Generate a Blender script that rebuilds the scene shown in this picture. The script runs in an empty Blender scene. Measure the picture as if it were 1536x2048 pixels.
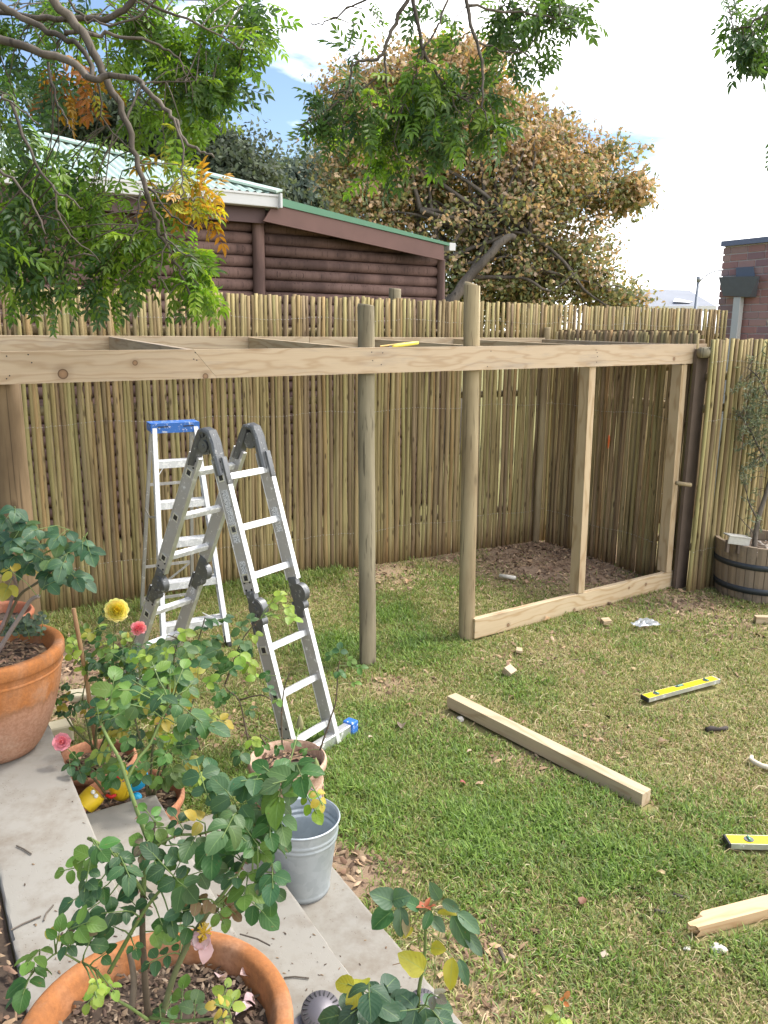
import bpy, bmesh, math, random
import numpy as np
from mathutils import Vector, Matrix, Euler
from mathutils import noise as mnoise
random.seed(7); rng = np.random.default_rng(11)
scene = bpy.context.scene
COL = scene.collection
# ------------------------------------------------------------------ camera
F = 1600.0; PITCH = math.atan(359/1600); ROLL = 0.010
EYE = np.array([0.0, 0.0, 2.0])
cam = bpy.data.cameras.new('camera'); camo = bpy.data.objects.new('camera', cam); COL.objects.link(camo)
cam.sensor_fit = 'VERTICAL'; cam.sensor_height = 24; cam.sensor_width = 18
cam.lens = 24*F/2048; cam.clip_start = 0.05; cam.clip_end = 3000
CM = Matrix.Rotation(math.pi/2-PITCH, 4, 'X') @ Matrix.Rotation(ROLL, 4, 'Z')
camo.matrix_world = Matrix.Translation(Vector(EYE)) @ CM
scene.camera = camo
CMn = np.array(CM.to_3x3())
# ------------------------------------------------------------------ world
world = bpy.data.worlds.new("World"); scene.world = world; world.use_nodes = True
SUN_AZ = math.radians(62)     # from +Y towards +X
SUN_EL = math.radians(58)
wt = world.node_tree; wt.nodes.clear()
def wn(t, **k):
    n = wt.nodes.new(t)
    for a, b in k.items(): setattr(n, a, b)
    return n
sky = wn('ShaderNodeTexSky', sky_type='NISHITA', sun_disc=False)
sky.sun_elevation = SUN_EL; sky.sun_rotation = SUN_AZ
sky.air_density = 1.0; sky.dust_density = 0.6; sky.ozone_density = 1.4
bg1 = wn('ShaderNodeBackground'); bg1.inputs[1].default_value = 0.085
wt.links.new(sky.outputs[0], bg1.inputs[0])
bg2 = wn('ShaderNodeBackground'); bg2.inputs[0].default_value = (1.0, 0.985, 0.985, 1); bg2.inputs[1].default_value = 1.6
tc = wn('ShaderNodeTexCoord'); sx = wn('ShaderNodeSeparateXYZ'); wt.links.new(tc.outputs['Generated'], sx.inputs[0])
def wmath(op, a, b=None):
    n = wn('ShaderNodeMath', operation=op)
    for i, q in enumerate((a, b)):
        if q is None: continue
        if isinstance(q, (int, float)): n.inputs[i].default_value = q
        else: wt.links.new(q, n.inputs[i])
    return n.outputs[0]
zz = wmath('ADD', wmath('MAXIMUM', sx.outputs[2], 0.0), 0.16)
cx = wn('ShaderNodeCombineXYZ'); wt.links.new(wmath('DIVIDE', sx.outputs[0], zz), cx.inputs[0]); wt.links.new(wmath('DIVIDE', sx.outputs[1], zz), cx.inputs[1])
cx.inputs[2].default_value = 6.1
cn = wn('ShaderNodeTexNoise'); cn.inputs['Scale'].default_value = 0.75; cn.inputs['Detail'].default_value = 8; cn.inputs['Roughness'].default_value = 0.55; cn.inputs['Distortion'].default_value = 0.3
wt.links.new(cx.outputs[0], cn.inputs['Vector'])
cf = wmath('ADD', cn.outputs[0], wmath('MULTIPLY', sx.outputs[0], 0.33))
ramp = wn('ShaderNodeValToRGB'); ramp.color_ramp.elements[0].position = 0.50; ramp.color_ramp.elements[1].position = 0.66
wt.links.new(cf, ramp.inputs[0])
mxs = wn('ShaderNodeMixShader'); wt.links.new(ramp.outputs[0], mxs.inputs[0]); wt.links.new(bg1.outputs[0], mxs.inputs[1]); wt.links.new(bg2.outputs[0], mxs.inputs[2])
wo = wn('ShaderNodeOutputWorld'); wt.links.new(mxs.outputs[0], wo.inputs[0])
# ------------------------------------------------------------------ sun (veiled by thin cloud)
sl = bpy.data.lights.new('sun', 'SUN'); sl.energy = 2.2; sl.angle = math.radians(11); sl.color = (1.0, 0.95, 0.87)
so = bpy.data.objects.new('sun', sl); COL.objects.link(so)
sd = Vector((math.sin(SUN_AZ)*math.cos(SUN_EL), math.cos(SUN_AZ)*math.cos(SUN_EL), math.sin(SUN_EL)))
so.rotation_euler = sd.to_track_quat('Z', 'Y').to_euler(); so.location = (3, 2, 12)
vs = scene.view_settings; scene.display_settings.display_device = 'sRGB'
vs.view_transform = 'Standard'; vs.look = 'None'; vs.exposure = 1.28; vs.gamma = 1; vs.use_curve_mapping = False
scene.cycles.max_bounces = 8; scene.cycles.transparent_max_bounces = 8

# ------------------------------------------------------------------ geometry helpers
def ray(x, y): return CMn @ np.array([(x-768)/F, -(y-1024)/F, -1.0])
def G(x, y, z=0.0): r = ray(x, y); return EYE + r*((z-EYE[2])/r[2])
def D(x, y, d): return EYE + ray(x, y)*d
def PJ(p): q = CMn.T @ (np.array(p)-EYE); return 768+F*q[0]/-q[2], 1024-F*q[1]/-q[2], -q[2]
def PL(x, y, p, n): r = ray(x, y); n = np.array(n, float); return EYE + r*(np.dot(np.array(p)-EYE, n)/np.dot(r, n))
def A3(*p): return np.array(p, float)
def unit(a): a = np.array(a, float); return a/np.linalg.norm(a)
Z = A3(0, 0, 1)
FU = unit((.868, .497, 0)); FN = A3(-FU[1], FU[0], 0)      # fence run, away normal
BU = unit((.848, .53, 0)); BN = A3(BU[1], -BU[0], 0)       # beam run, normal towards us
SU = unit((.853, .522, 0)); SV = A3(SU[1], -SU[0], 0)      # step frame
def tag(o, label=None, cat=None, group=None, kind=None):
    if label: o['label'] = label
    if cat: o['category'] = cat
    if group: o['group'] = group
    if kind: o['kind'] = kind
    return o
def empty(name, loc, label=None, cat=None, group=None, kind=None):
    o = bpy.data.objects.new(name, None); COL.objects.link(o); o.location = Vector(loc); o.empty_display_size = .05
    return tag(o, label, cat, group, kind)
def parent(o, p):
    o.parent = p
    if p is not None:
        o.matrix_parent_inverse = PM(p).inverted()
    return o
def PM(p):
    m = p.matrix_basis.copy()
    if p.parent is not None: m = PM(p.parent) @ p.matrix_parent_inverse @ m
    return m
def frameM(o, x, y, z):
    m = Matrix.Identity(4)
    for i, a in enumerate((x, y, z)):
        for j in range(3): m[j][i] = a[j]
    for j in range(3): m[j][3] = o[j]
    return m
def mkmesh(name, V, FC, mats, mi=None, smooth=False, attrs=None):
    me = bpy.data.meshes.new(name)
    me.from_pydata([tuple(map(float, v)) for v in V], [], [tuple(f) for f in FC])
    for m in (mats if isinstance(mats, (list, tuple)) else [mats]): me.materials.append(m)
    if mi: me.polygons.foreach_set('material_index', mi)
    if smooth: me.polygons.foreach_set('use_smooth', [True]*len(me.polygons))
    if attrs:
        for k, (ty, arr) in attrs.items():
            a = me.attributes.new(k, ty, 'POINT')
            arr = np.asarray(arr, np.float32)
            if ty == 'FLOAT_COLOR':
                if arr.shape[1] == 3: arr = np.concatenate([arr, np.ones((len(arr), 1), np.float32)], 1)
                a.data.foreach_set('color', arr.ravel())
            elif ty == 'FLOAT_VECTOR': a.data.foreach_set('vector', arr.ravel())
            else: a.data.foreach_set('value', arr.ravel())
    me.update(); return me
def fastmesh(name, V, T, mat, attrs=None, smooth=False):
    """V (n,3), T (m,3|4) numpy."""
    me = bpy.data.meshes.new(name); k = T.shape[1]
    me.vertices.add(len(V)); me.vertices.foreach_set('co', V.astype(np.float32).ravel())
    me.loops.add(T.size); me.loops.foreach_set('vertex_index', T.astype(np.int32).ravel())
    me.polygons.add(len(T)); me.polygons.foreach_set('loop_start', np.arange(0, T.size, k, dtype=np.int32))
    me.polygons.foreach_set('loop_total', np.full(len(T), k, np.int32))
    me.materials.append(mat)
    if smooth: me.polygons.foreach_set('use_smooth', np.ones(len(T), bool))
    me.update(calc_edges=True)
    for kk, (ty, arr) in (attrs or {}).items():
        a = me.attributes.new(kk, ty, 'POINT'); arr = np.asarray(arr, np.float32)
        if ty == 'FLOAT_COLOR':
            if arr.shape[1] == 3: arr = np.concatenate([arr, np.ones((len(arr), 1), np.float32)], 1)
            a.data.foreach_set('color', arr.ravel())
        elif ty == 'FLOAT_VECTOR': a.data.foreach_set('vector', arr.ravel())
    return me
def link(name, me, p=None, M=None):
    o = bpy.data.objects.new(name, me); COL.objects.link(o)
    if M is not None: o.matrix_basis = M
    if p is not None: parent(o, p)
    return o
class MB:
    def __init__(s): s.V = []; s.F = []; s.I = []; s.C = []; s.L = []; s.col = None
    def add(s, V, Fc, mi=0, col=None, lv=None):
        b = len(s.V); s.V += [tuple(map(float, v)) for v in V]; s.F += [tuple(i+b for i in f) for f in Fc]; s.I += [mi]*len(Fc)
        c = col if col is not None else (s.col or (1, 1, 1)); s.C += [tuple(c)]*len(V)
        s.L += ([tuple(q) for q in lv] if lv is not None else [(0, 0, 0)]*len(V))
        return s
    def box(s, c, h, ax=None, mi=0, bev=0.0, col=None):
        """centre, half sizes, axes rows; bevelled by chamfer"""
        ax = np.eye(3) if ax is None else np.array(ax, float)
        c = np.array(c, float); h = np.array(h, float)
        if bev <= 0:
            P = [c + ax.T @ (np.array(q)*h) for q in [(-1,-1,-1),(1,-1,-1),(1,1,-1),(-1,1,-1),(-1,-1,1),(1,-1,1),(1,1,1),(-1,1,1)]]
            return s.add(P, [(0,3,2,1),(4,5,6,7),(0,1,5,4),(1,2,6,5),(2,3,7,6),(3,0,4,7)], mi, col)
        bm = bmesh.new(); bmesh.ops.create_cube(bm, size=2)
        for v in bm.verts: v.co = Vector((v.co.x*h[0], v.co.y*h[1], v.co.z*h[2]))
        bmesh.ops.bevel(bm, geom=list(bm.edges), offset=min(bev, min(h)*.9), segments=2, affect='EDGES', profile=.5)
        bm.verts.index_update()
        P = [c + ax.T @ np.array(v.co) for v in bm.verts]; Fc = [[v.index for v in f.verts] for f in bm.faces]; bm.free()
        return s.add(P, Fc, mi, col)
    def beam(s, a, b, w, t, side=None, mi=0, bev=0.0):
        """bar from a to b; w along side, t along the third axis"""
        a = np.array(a, float); b = np.array(b, float); x = unit(b-a)
        y = np.array(side if side is not None else (Z if abs(x[2]) < .9 else A3(1, 0, 0)), float)
        y = unit(y - x*np.dot(x, y)); z = np.cross(x, y)
        return s.box((a+b)/2, (np.linalg.norm(b-a)/2, w/2, t/2), (x, y, z), mi, bev)
    def tube(s, P, R, n=8, cap=True, mi=0, col=None, jit=0.0):
        P = [np.array(p, float) for p in P]; R = R if hasattr(R, '__len__') else [R]*len(P)
        V = []; up = None
        for i, p in enumerate(P):
            d = unit(P[min(i+1, len(P)-1)] - P[max(i-1, 0)])
            if up is None: up = A3(0, 0, 1) if abs(d[2]) < .9 else A3(1, 0, 0)
            x = unit(up - d*np.dot(up, d)); y = np.cross(d, x); up = x
            for k in range(n):
                a = 2*math.pi*k/n; r = R[i]*(1+(random.uniform(-jit, jit) if jit else 0)); V.append(p + r*(math.cos(a)*x + math.sin(a)*y))
        m = len(P)
        Fc = [(i*n+k, i*n+(k+1) % n, (i+1)*n+(k+1) % n, (i+1)*n+k) for i in range(m-1) for k in range(n)]
        if cap: Fc += [tuple(range(n))[::-1], tuple((m-1)*n+k for k in range(n))]
        return s.add(V, Fc, mi, col)
    def lathe(s, prof, n=48, o=(0,0,0), ax=None, mi=0, close=False, wob=0.0):
        """prof [(r,z)] revolved about z"""
        o = np.array(o, float); ax = np.eye(3) if ax is None else np.array(ax, float)
        V = []
        for j, (r, z) in enumerate(prof):
            for k in range(n):
                a = 2*math.pi*k/n; rr = r*(1+wob*math.sin(2*a+j*.1))
                V.append(o + ax.T @ A3(rr*math.cos(a), rr*math.sin(a), z))
        m = len(prof)
        Fc = [(i*n+k, i*n+(k+1) % n, (i+1)*n+(k+1) % n, (i+1)*n+k) for i in range(m-1) for k in range(n)]
        if close: Fc.append(tuple((m-1)*n+k for k in range(n)))
        return s.add(V, Fc, mi)
    def obj(s, name, mats, p=None, smooth=False, M=None, me=None):
        mul = isinstance(mats, (list, tuple)) and len(mats) > 1
        me = mkmesh(name, s.V, s.F, mats, s.I if mul else None, smooth, {'col': ('FLOAT_COLOR', s.C), 'lv': ('FLOAT_VECTOR', s.L)})
        o = link(name, me, p, M)
        return o
def flat_edges(o, ang=35):
    o.data.polygons.foreach_set('use_smooth', [True]*len(o.data.polygons))
    try: o.data.set_sharp_from_angle(angle=math.radians(ang))
    except Exception: pass
    return o
# ------------------------------------------------------------------ materials
class NT:
    def __init__(s, name):
        s.m = bpy.data.materials.new(name); s.m.use_nodes = True; s.t = s.m.node_tree; s.t.nodes.clear()
        s.out = s.t.nodes.new('ShaderNodeOutputMaterial')
    def n(s, t, ins=None, **k):
        n = s.t.nodes.new(t)
        for a, b in k.items(): setattr(n, a, b)
        for a, b in (ins or {}).items():
            if isinstance(b, bpy.types.NodeSocket): s.t.links.new(b, n.inputs[a])
            else: n.inputs[a].default_value = b
        return n
    def co(s, w='Object'): return s.n('ShaderNodeTexCoord').outputs[w]
    def pos(s): return s.n('ShaderNodeNewGeometry').outputs['Position']
    def rnd(s): return s.n('ShaderNodeObjectInfo').outputs['Random']
    def attr(s, nm, w='Color'): return s.n('ShaderNodeAttribute', attribute_name=nm).outputs[w]
    def mapv(s, v, sc=(1,1,1), loc=(0,0,0)): return s.n('ShaderNodeMapping', {'Vector': v, 'Scale': sc, 'Location': loc}).outputs[0]
    def noise(s, v, scale=5, det=4, rough=.55, dist=0, w='Fac'): return s.n('ShaderNodeTexNoise', {'Vector': v, 'Scale': scale, 'Detail': det, 'Roughness': rough, 'Distortion': dist}).outputs[w]
    def vor(s, v, scale=5, w='Distance', feature='F1', r=1.0): return s.n('ShaderNodeTexVoronoi', {'Vector': v, 'Scale': scale, 'Randomness': r}, feature=feature).outputs[w]
    def ramp(s, f, st, interp='LINEAR'):
        r = s.n('ShaderNodeValToRGB', {'Fac': f}); e = r.color_ramp.elements; r.color_ramp.interpolation = interp
        while len(e) < len(st): e.new(.5)
        for q, (p, c) in zip(e, st): q.position = p; q.color = (*c, 1) if hasattr(c, '__len__') else (c, c, c, 1)
        return r.outputs[0]
    def mix(s, f, a, b, mode='MIX'):
        n = s.n('ShaderNodeMix', data_type='RGBA', blend_type=mode)
        for i, q in ((0, f), (6, a), (7, b)):
            if isinstance(q, bpy.types.NodeSocket): s.t.links.new(q, n.inputs[i])
            else: n.inputs[i].default_value = (*q, 1) if hasattr(q, '__len__') else q
        return n.outputs[2]
    def math(s, op, a, b=0.0, c=0.0):
        n = s.n('ShaderNodeMath', operation=op)
        for i, q in enumerate((a, b, c)):
            if isinstance(q, bpy.types.NodeSocket): s.t.links.new(q, n.inputs[i])
            else: n.inputs[i].default_value = q
        return n.outputs[0]
    def vadd(s, a, b):
        n = s.n('ShaderNodeVectorMath', operation='ADD')
        for i, q in enumerate((a, b)):
            if isinstance(q, bpy.types.NodeSocket): s.t.links.new(q, n.inputs[i])
            else: n.inputs[i].default_value = q
        return n.outputs[0]
    def fin(s, col, rough=.7, metal=0.0, bump=None, bs=.3, bd=.002, spec=.4, **k):
        p = s.n('ShaderNodeBsdfPrincipled', {'Roughness': rough, 'Metallic': metal, 'Specular IOR Level': spec})
        for a, b in k.items():
            p.inputs[a.replace('_', ' ')].default_value = b
        if isinstance(col, bpy.types.NodeSocket): s.t.links.new(col, p.inputs['Base Color'])
        else: p.inputs['Base Color'].default_value = (*col, 1)
        if bump is not None:
            b = s.n('ShaderNodeBump', {'Height': bump, 'Strength': bs, 'Distance': bd}); s.t.links.new(b.outputs[0], p.inputs['Normal'])
        s.t.links.new(p.outputs[0], s.out.inputs[0]); return s.m
def plain(name, c, rough=.6, metal=0.0, var=.25, scale=30, spec=.4):
    t = NT(name); v = t.noise(t.co(), scale, 5)
    col = t.mix(t.math('MULTIPLY', v, 1.0), tuple(q*(1-var) for q in c), tuple(min(1, q*(1+var)) for q in c))
    return t.fin(col, rough, metal, v, .15, .001, spec)
def m_latte(name='cut_pole_wood', mul=(1.0, .93, .80)):
    t = NT(name); co = t.co(); r = t.rnd()
    off = t.n('ShaderNodeCombineXYZ', {'Z': t.math('MULTIPLY', r, 37.0), 'X': t.math('MULTIPLY', r, 11.0)}).outputs[0]
    c = t.vadd(co, off)
    base = t.ramp(r, [(0, (.12,.08,.055)), (.09, (.31,.26,.12)), (.2, (.27,.25,.11)), (.32, (.33,.26,.14)), (.42, (.20,.135,.08)), (.5, (.34,.33,.15)), (.6, (.29,.22,.125)), (.7, (.17,.12,.085)), (.78, (.38,.34,.18)), (.86, (.31,.20,.09)), (.94, (.33,.30,.15)), (1, (.10,.065,.045))])
    base = t.mix(1.0, base, mul, 'MULTIPLY')
    g = t.noise(t.mapv(c, (60, 60, 2.2)), 1, 5, .6)
    b = t.noise(t.mapv(c, (9, 9, 1.3)), 1, 4, .6)
    col = t.mix(t.math('MULTIPLY', g, .75), base, t.mix(.5, base, (.46,.40,.25)))
    col = t.mix(t.ramp(b, [(.48, 0), (.62, .75)]), col, t.mix(.5, base, (.10,.07,.035)))
    kn = t.vor(t.mapv(c, (20, 20, 5.5)), 1, r=1)
    col = t.mix(t.ramp(kn, [(.09, .85), (.2, 0)]), col, (.07,.045,.025))
    st = t.noise(t.mapv(c, (3, 3, 1.1), (5, 2, 1)), 1, 3)
    col = t.mix(t.ramp(st, [(.52, 0), (.7, .55)]), col, (.15,.105,.06))
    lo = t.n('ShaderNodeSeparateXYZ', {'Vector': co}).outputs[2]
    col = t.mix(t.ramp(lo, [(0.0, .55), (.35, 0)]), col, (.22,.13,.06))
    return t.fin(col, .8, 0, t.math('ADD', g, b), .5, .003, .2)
def m_pole(name, c1, c2, dark):
    t = NT(name); co = t.co(); r = t.rnd()
    c = t.vadd(co, t.n('ShaderNodeCombineXYZ', {'Z': t.math('MULTIPLY', r, 31.0)}).outputs[0])
    g = t.noise(t.mapv(c, (45, 45, 1.6)), 1, 6, .65); b = t.noise(t.mapv(c, (5, 5, 1.2)), 1, 4)
    col = t.mix(g, c1, c2); col = t.mix(t.ramp(b, [(.42, 0), (.62, .75)]), col, dark)
    kn = t.vor(t.mapv(c, (7, 7, 2.6)), 1)
    col = t.mix(t.ramp(kn, [(.05, .9), (.16, 0)]), col, tuple(q*.35 for q in dark))
    cr = t.noise(t.mapv(c, (70, 70, .9)), 1, 2)
    col = t.mix(t.ramp(cr, [(.33, .6), (.4, 0)]), col, tuple(q*.4 for q in dark))
    return t.fin(col, .8, 0, g, .5, .003, .25)
def m_pine(name, c1, c2, stain=0.0, knots=()):
    """sawn pine, long axis is local X; knots = list of (x, z, r) where the photo shows them"""
    t = NT(name); co = t.co(); r = t.rnd()
    c = t.vadd(co, t.n('ShaderNodeCombineXYZ', {'X': t.math('MULTIPLY', r, 23.0), 'Y': t.math('MULTIPLY', r, 5.0)}).outputs[0])
    warp = t.noise(t.mapv(c, (1.6, 6, 9)), 1, 3, .5)
    sx_ = t.n('ShaderNodeSeparateXYZ', {'Vector': c})
    hh = t.math('ADD', t.math('MULTIPLY', sx_.outputs[2], 95.0), t.math('ADD', t.math('MULTIPLY', sx_.outputs[1], 60.0), t.math('MULTIPLY', warp, 34.0)))
    ring = t.math('ADD', t.math('MULTIPLY', t.math('SINE', hh), .5), .5)
    fine = t.noise(t.mapv(c, (4, 160, 220)), 1, 4, .6)
    blot = t.noise(t.mapv(c, (1.2, 5, 5)), 1, 4)
    col = t.mix(t.math('MULTIPLY', t.math('POWER', ring, 4.5), .85), c1, c2)
    col = t.mix(t.math('MULTIPLY', fine, .5), col, tuple(q*.72 for q in c2))
    col = t.mix(t.ramp(blot, [(.5, 0), (.75, .35)]), col, tuple(q*.8 for q in c2))
    if stain: col = t.mix(t.ramp(t.noise(t.mapv(c, (2, 9, 14)), 1, 5, .7), [(.52, 0), (.68, stain)]), col, (.20,.19,.19))
    for (kx, kz, kr) in knots:
        d = t.n('ShaderNodeVectorMath', {0: t.mapv(co, (1, 0, 1), (-kx, 0, -kz))}, operation='LENGTH').outputs['Value']
        d = t.math('DIVIDE', d, kr)
        col = t.mix(t.ramp(t.math('MULTIPLY', d, .3), [(.0, .55), (.17, .75), (.24, .85), (.3, .98), (.34, .25), (.75, 0)]), col, (.09,.045,.022))
        col = t.mix(t.ramp(t.math('MULTIPLY', d, .3), [(.0, .7), (.22, .5), (.27, 0)]), col, (.30,.17,.09))
    kn = t.vor(t.mapv(c, (1.9, 9, 9)), 1)
    col = t.mix(t.ramp(kn, [(.05, .6), (.10, .35), (.2, 0)]), col, (.24,.13,.06))
    return t.fin(col, .62, 0, t.math('ADD', fine, ring), .2, .0012, .3)
def m_concrete():
    t = NT('cast_concrete'); p = t.pos()
    a = t.noise(p, 2.2, 6, .6); b = t.noise(p, 26, 5, .6); sp = t.vor(p, 85)
    col = t.mix(a, (.215,.20,.172), (.30,.288,.26)); col = t.mix(t.math('MULTIPLY', b, .5), col, (.28,.26,.225))
    col = t.mix(t.ramp(t.noise(p, 4.5, 5, .7), [(.47, 0), (.70, .7)]), col, (.15,.115,.08))
    sel = t.noise(p, 9, 2)
    col = t.mix(t.math('MULTIPLY', t.ramp(sp, [(.10, .9), (.18, 0)]), t.ramp(sel, [(.5, 0), (.6, 1)])), col, (.14,.11,.08))
    return t.fin(col, .85, 0, t.math('ADD', b, t.ramp(sp, [(.05, 0), (.2, 1)])), .25, .002, .25)
def m_terra(name, c1, c2, band=None):
    t = NT(name); co = t.co(); a = t.noise(co, 6, 6, .65); b = t.noise(t.mapv(co, (9, 9, 2.5)), 1, 4); f = t.noise(co, 90, 3)
    col = t.mix(a, c1, c2); col = t.mix(t.ramp(b, [(.5, 0), (.72, .55)]), col, (.42,.27,.185))
    col = t.mix(t.ramp(t.noise(co, 14, 5, .7), [(.6, 0), (.72, .45)]), col, (.17,.075,.03))
    if band:
        z = t.n('ShaderNodeSeparateXYZ', {'Vector': co}).outputs[2]
        zz_ = t.math('ADD', z, t.math('MULTIPLY', t.noise(t.mapv(co, (12, 12, 3)), 1, 5, .65), .16))
        col = t.mix(t.ramp(zz_, [(band-.05, 1), (band, .75), (band+.02, 0)]), col, t.mix(a, (.42,.25,.175), (.36,.19,.12)))
        zw = t.math('SUBTRACT', zz_, band+.005)
        col = t.mix(t.ramp(t.math('ABSOLUTE', zw), [(0, .5), (.018, 0)]), col, (.19,.10,.05))
    col = t.mix(t.ramp(f, [(.4, .35), (.6, 0)]), col, (.20,.09,.045)); col = t.mix(t.ramp(t.noise(co, 3.5, 6, .7), [(.55, 0), (.68, .4)]), col, (.50,.38,.29))
    return t.fin(col, .92, 0, t.math('ADD', t.math('MULTIPLY', a, 1.5), f), .5, .0025, .12)
def m_leaf(name, gloss=.35, trans=.4, edge=(.45,.38,.04)):
    t = NT(name); c = t.attr('col'); lv = t.attr('lv', 'Vector'); s = t.n('ShaderNodeSeparateXYZ', {'Vector': lv})
    ax_ = t.math('ABSOLUTE', s.outputs[0])
    nz = t.noise(t.co(), 55, 3)
    col = t.mix(t.math('MULTIPLY', nz, .5), c, t.mix(1.0, c, (.62,.62,.5), 'MULTIPLY'))
    vein = t.math('SINE', t.math('SUBTRACT', t.math('MULTIPLY', s.outputs[1], 34.0), t.math('MULTIPLY', ax_, 15.0)))
    col = t.mix(t.ramp(vein, [(.9, 0), (1.0, .10)]), col, (.20,.30,.12))
    col = t.mix(t.ramp(ax_, [(.02, .40), (.06, 0)]), col, (.22,.33,.12))
    e = t.math('MULTIPLY', t.math('MAXIMUM', ax_, s.outputs[1]), 1.0)
    en = t.math('ADD', e, t.math('MULTIPLY', t.noise(t.co(), 20, 3), .55))
    col = t.mix(t.math('MULTIPLY', t.ramp(en, [(1.08, 0), (1.25, .8)]), s.outputs[2]), col, edge)
    col = t.mix(t.ramp(t.noise(t.co(), 120, 2), [(.68, 0), (.74, .6)]), col, (.16,.11,.04))
    p = t.n('ShaderNodeBsdfPrincipled', {'Base Color': col, 'Roughness': gloss, 'Specular IOR Level': .4})
    b = t.n('ShaderNodeBump', {'Height': t.math('ADD', vein, t.ramp(ax_, [(0, 0), (.12, 1)])), 'Strength': .12, 'Distance': .001}); t.t.links.new(b.outputs[0], p.inputs['Normal'])
    tr = t.n('ShaderNodeBsdfTranslucent', {'Color': t.mix(1.0, col, (1.5, 1.6, .6), 'MULTIPLY')})
    mx = t.n('ShaderNodeMixShader', {'Fac': trans, 1: p.outputs[0], 2: tr.outputs[0]}); t.t.links.new(mx.outputs[0], t.out.inputs[0])
    return t.m
def m_vcol(name, rough=.7, trans=0.0, var=.3, scale=40, metal=0):
    t = NT(name); c = t.attr('col'); nz = t.noise(t.co(), scale, 4)
    col = t.mix(t.math('MULTIPLY', nz, var*2), c, t.mix(1.0, c, (.45,.45,.45), 'MULTIPLY'))
    if not trans: return t.fin(col, rough, metal, nz, .3, .002, .3)
    p = t.n('ShaderNodeBsdfPrincipled', {'Base Color': col, 'Roughness': rough, 'Specular IOR Level': .3})
    tr = t.n('ShaderNodeBsdfTranslucent', {'Color': t.mix(1.0, col, (1.35, 1.3, .8), 'MULTIPLY')})
    mx = t.n('ShaderNodeMixShader', {'Fac': trans, 1: p.outputs[0], 2: tr.outputs[0]}); t.t.links.new(mx.outputs[0], t.out.inputs[0])
    return t.m
def m_metal(name, c, rough=.4, paint=0.0, metal=.85, spots=(.8,.8,.78)):
    t = NT(name); co = t.pos(); a = t.noise(co, 18, 5, .6); b = t.noise(co, 60, 4, .7)
    col = t.mix(a, tuple(q*.8 for q in c), c)
    rg = t.math('ADD', t.math('MULTIPLY', a, .25), rough-.1); mm = metal
    if paint:
        f = t.ramp(t.noise(co, 38, 6, .72), [(.60-paint*.1, 0), (.66-paint*.1, .9)]); col = t.mix(f, col, spots)
        mm = t.math('MULTIPLY', t.math('SUBTRACT', 1.0, f), metal)
    p = t.fin(col, .5, 0.0, b, .12, .001, .5); bs = [n for n in t.t.nodes if n.type == 'BSDF_PRINCIPLED'][0]
    t.t.links.new(rg, bs.inputs['Roughness'])
    if paint: t.t.links.new(mm, bs.inputs['Metallic'])
    else: bs.inputs['Metallic'].default_value = metal
    return t.m
def m_galv():
    t = NT('galvanised_steel'); co = t.co(); a = t.vor(co, 42, 'Color'); g = t.n('ShaderNodeSeparateColor', {'Color': a}).outputs[0]
    nz = t.noise(co, 7, 5)
    col = t.mix(t.math('MULTIPLY', g, .45), (.42,.47,.50), (.60,.65,.68)); col = t.mix(t.math('MULTIPLY', nz, .45), col, (.35,.38,.40))
    return t.fin(col, .48, .55, nz, .1, .002, .5)
M = dict(
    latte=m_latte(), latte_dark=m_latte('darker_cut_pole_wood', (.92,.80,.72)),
    pole_grey=m_pole('weathered_grey_pole', (.17,.145,.095), (.34,.295,.20), (.085,.068,.045)),
    pole_tan=m_pole('treated_tan_pole', (.25,.195,.11), (.42,.345,.215), (.19,.135,.075)),
    pole_brown=m_pole('stained_brown_pole', (.17,.115,.065), (.29,.205,.115), (.085,.055,.03)),
    log=m_pole('oiled_red_brown_log', (.125,.075,.062), (.23,.145,.12), (.075,.046,.04)),
    pine=m_pine('pale_sawn_pine', (.50,.40,.265), (.34,.24,.135)),
    pine_old=m_pine('greyed_sawn_pine', (.42,.34,.25), (.29,.22,.15), .6),
    pine_beam=m_pine('long_sawn_pine', (.48,.385,.265), (.34,.245,.15), .25),
    conc=m_concrete(),
    terra=m_terra('orange_terracotta', (.33,.125,.045), (.42,.18,.07)),
    terra_band=m_terra('weathered_terracotta', (.37,.135,.042), (.45,.19,.07), .30),
    terra_pale=m_terra('pinkish_terracotta', (.48,.32,.235), (.55,.40,.31)),
    soil=plain('dark_soil', (.06,.042,.03), .95, 0, .6, 60),
    rose_leaf=m_leaf('rose_leaf_green', .46, .28), tree_leaf=m_leaf('tree_leaf_green', .42, .45),
    oak_leaf=m_vcol('oak_leaf_mix', .65, .34, .3, 8), bits=m_vcol('dry_bits', .85, 0, .3),
    petal=m_vcol('rose_petal', .55, .3, .12), grassm=m_vcol('grass_blade', .6, .3, .12, 3),
    bark=m_pole('grey_tree_bark', (.085,.07,.055), (.185,.155,.125), (.045,.037,.03)),
    cane=m_vcol('rose_cane', .6, 0, .3, 70),
    alu=m_metal('brushed_aluminium', (.80,.81,.82), .38, .2), alu_side=m_metal('dull_aluminium_rail', (.50,.485,.475), .5, .08, .5),
    hinge=m_metal('painted_black_steel', (.15,.155,.16), .42, .12, .6, (.35,.35,.34)),
    black=plain('black_plastic', (.025,.025,.027), .5), blue=m_metal('blue_plastic_paint_spots', (.03,.16,.55), .45, .35, 0.0, (.75,.76,.78)),
    alu_white=m_metal('paint_spattered_aluminium', (.72,.73,.74), .5, .9, .4, (.83,.83,.82)),
    galv=m_galv(), wire=plain('steel_wire', (.42,.40,.36), .5, .4),
)
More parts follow.
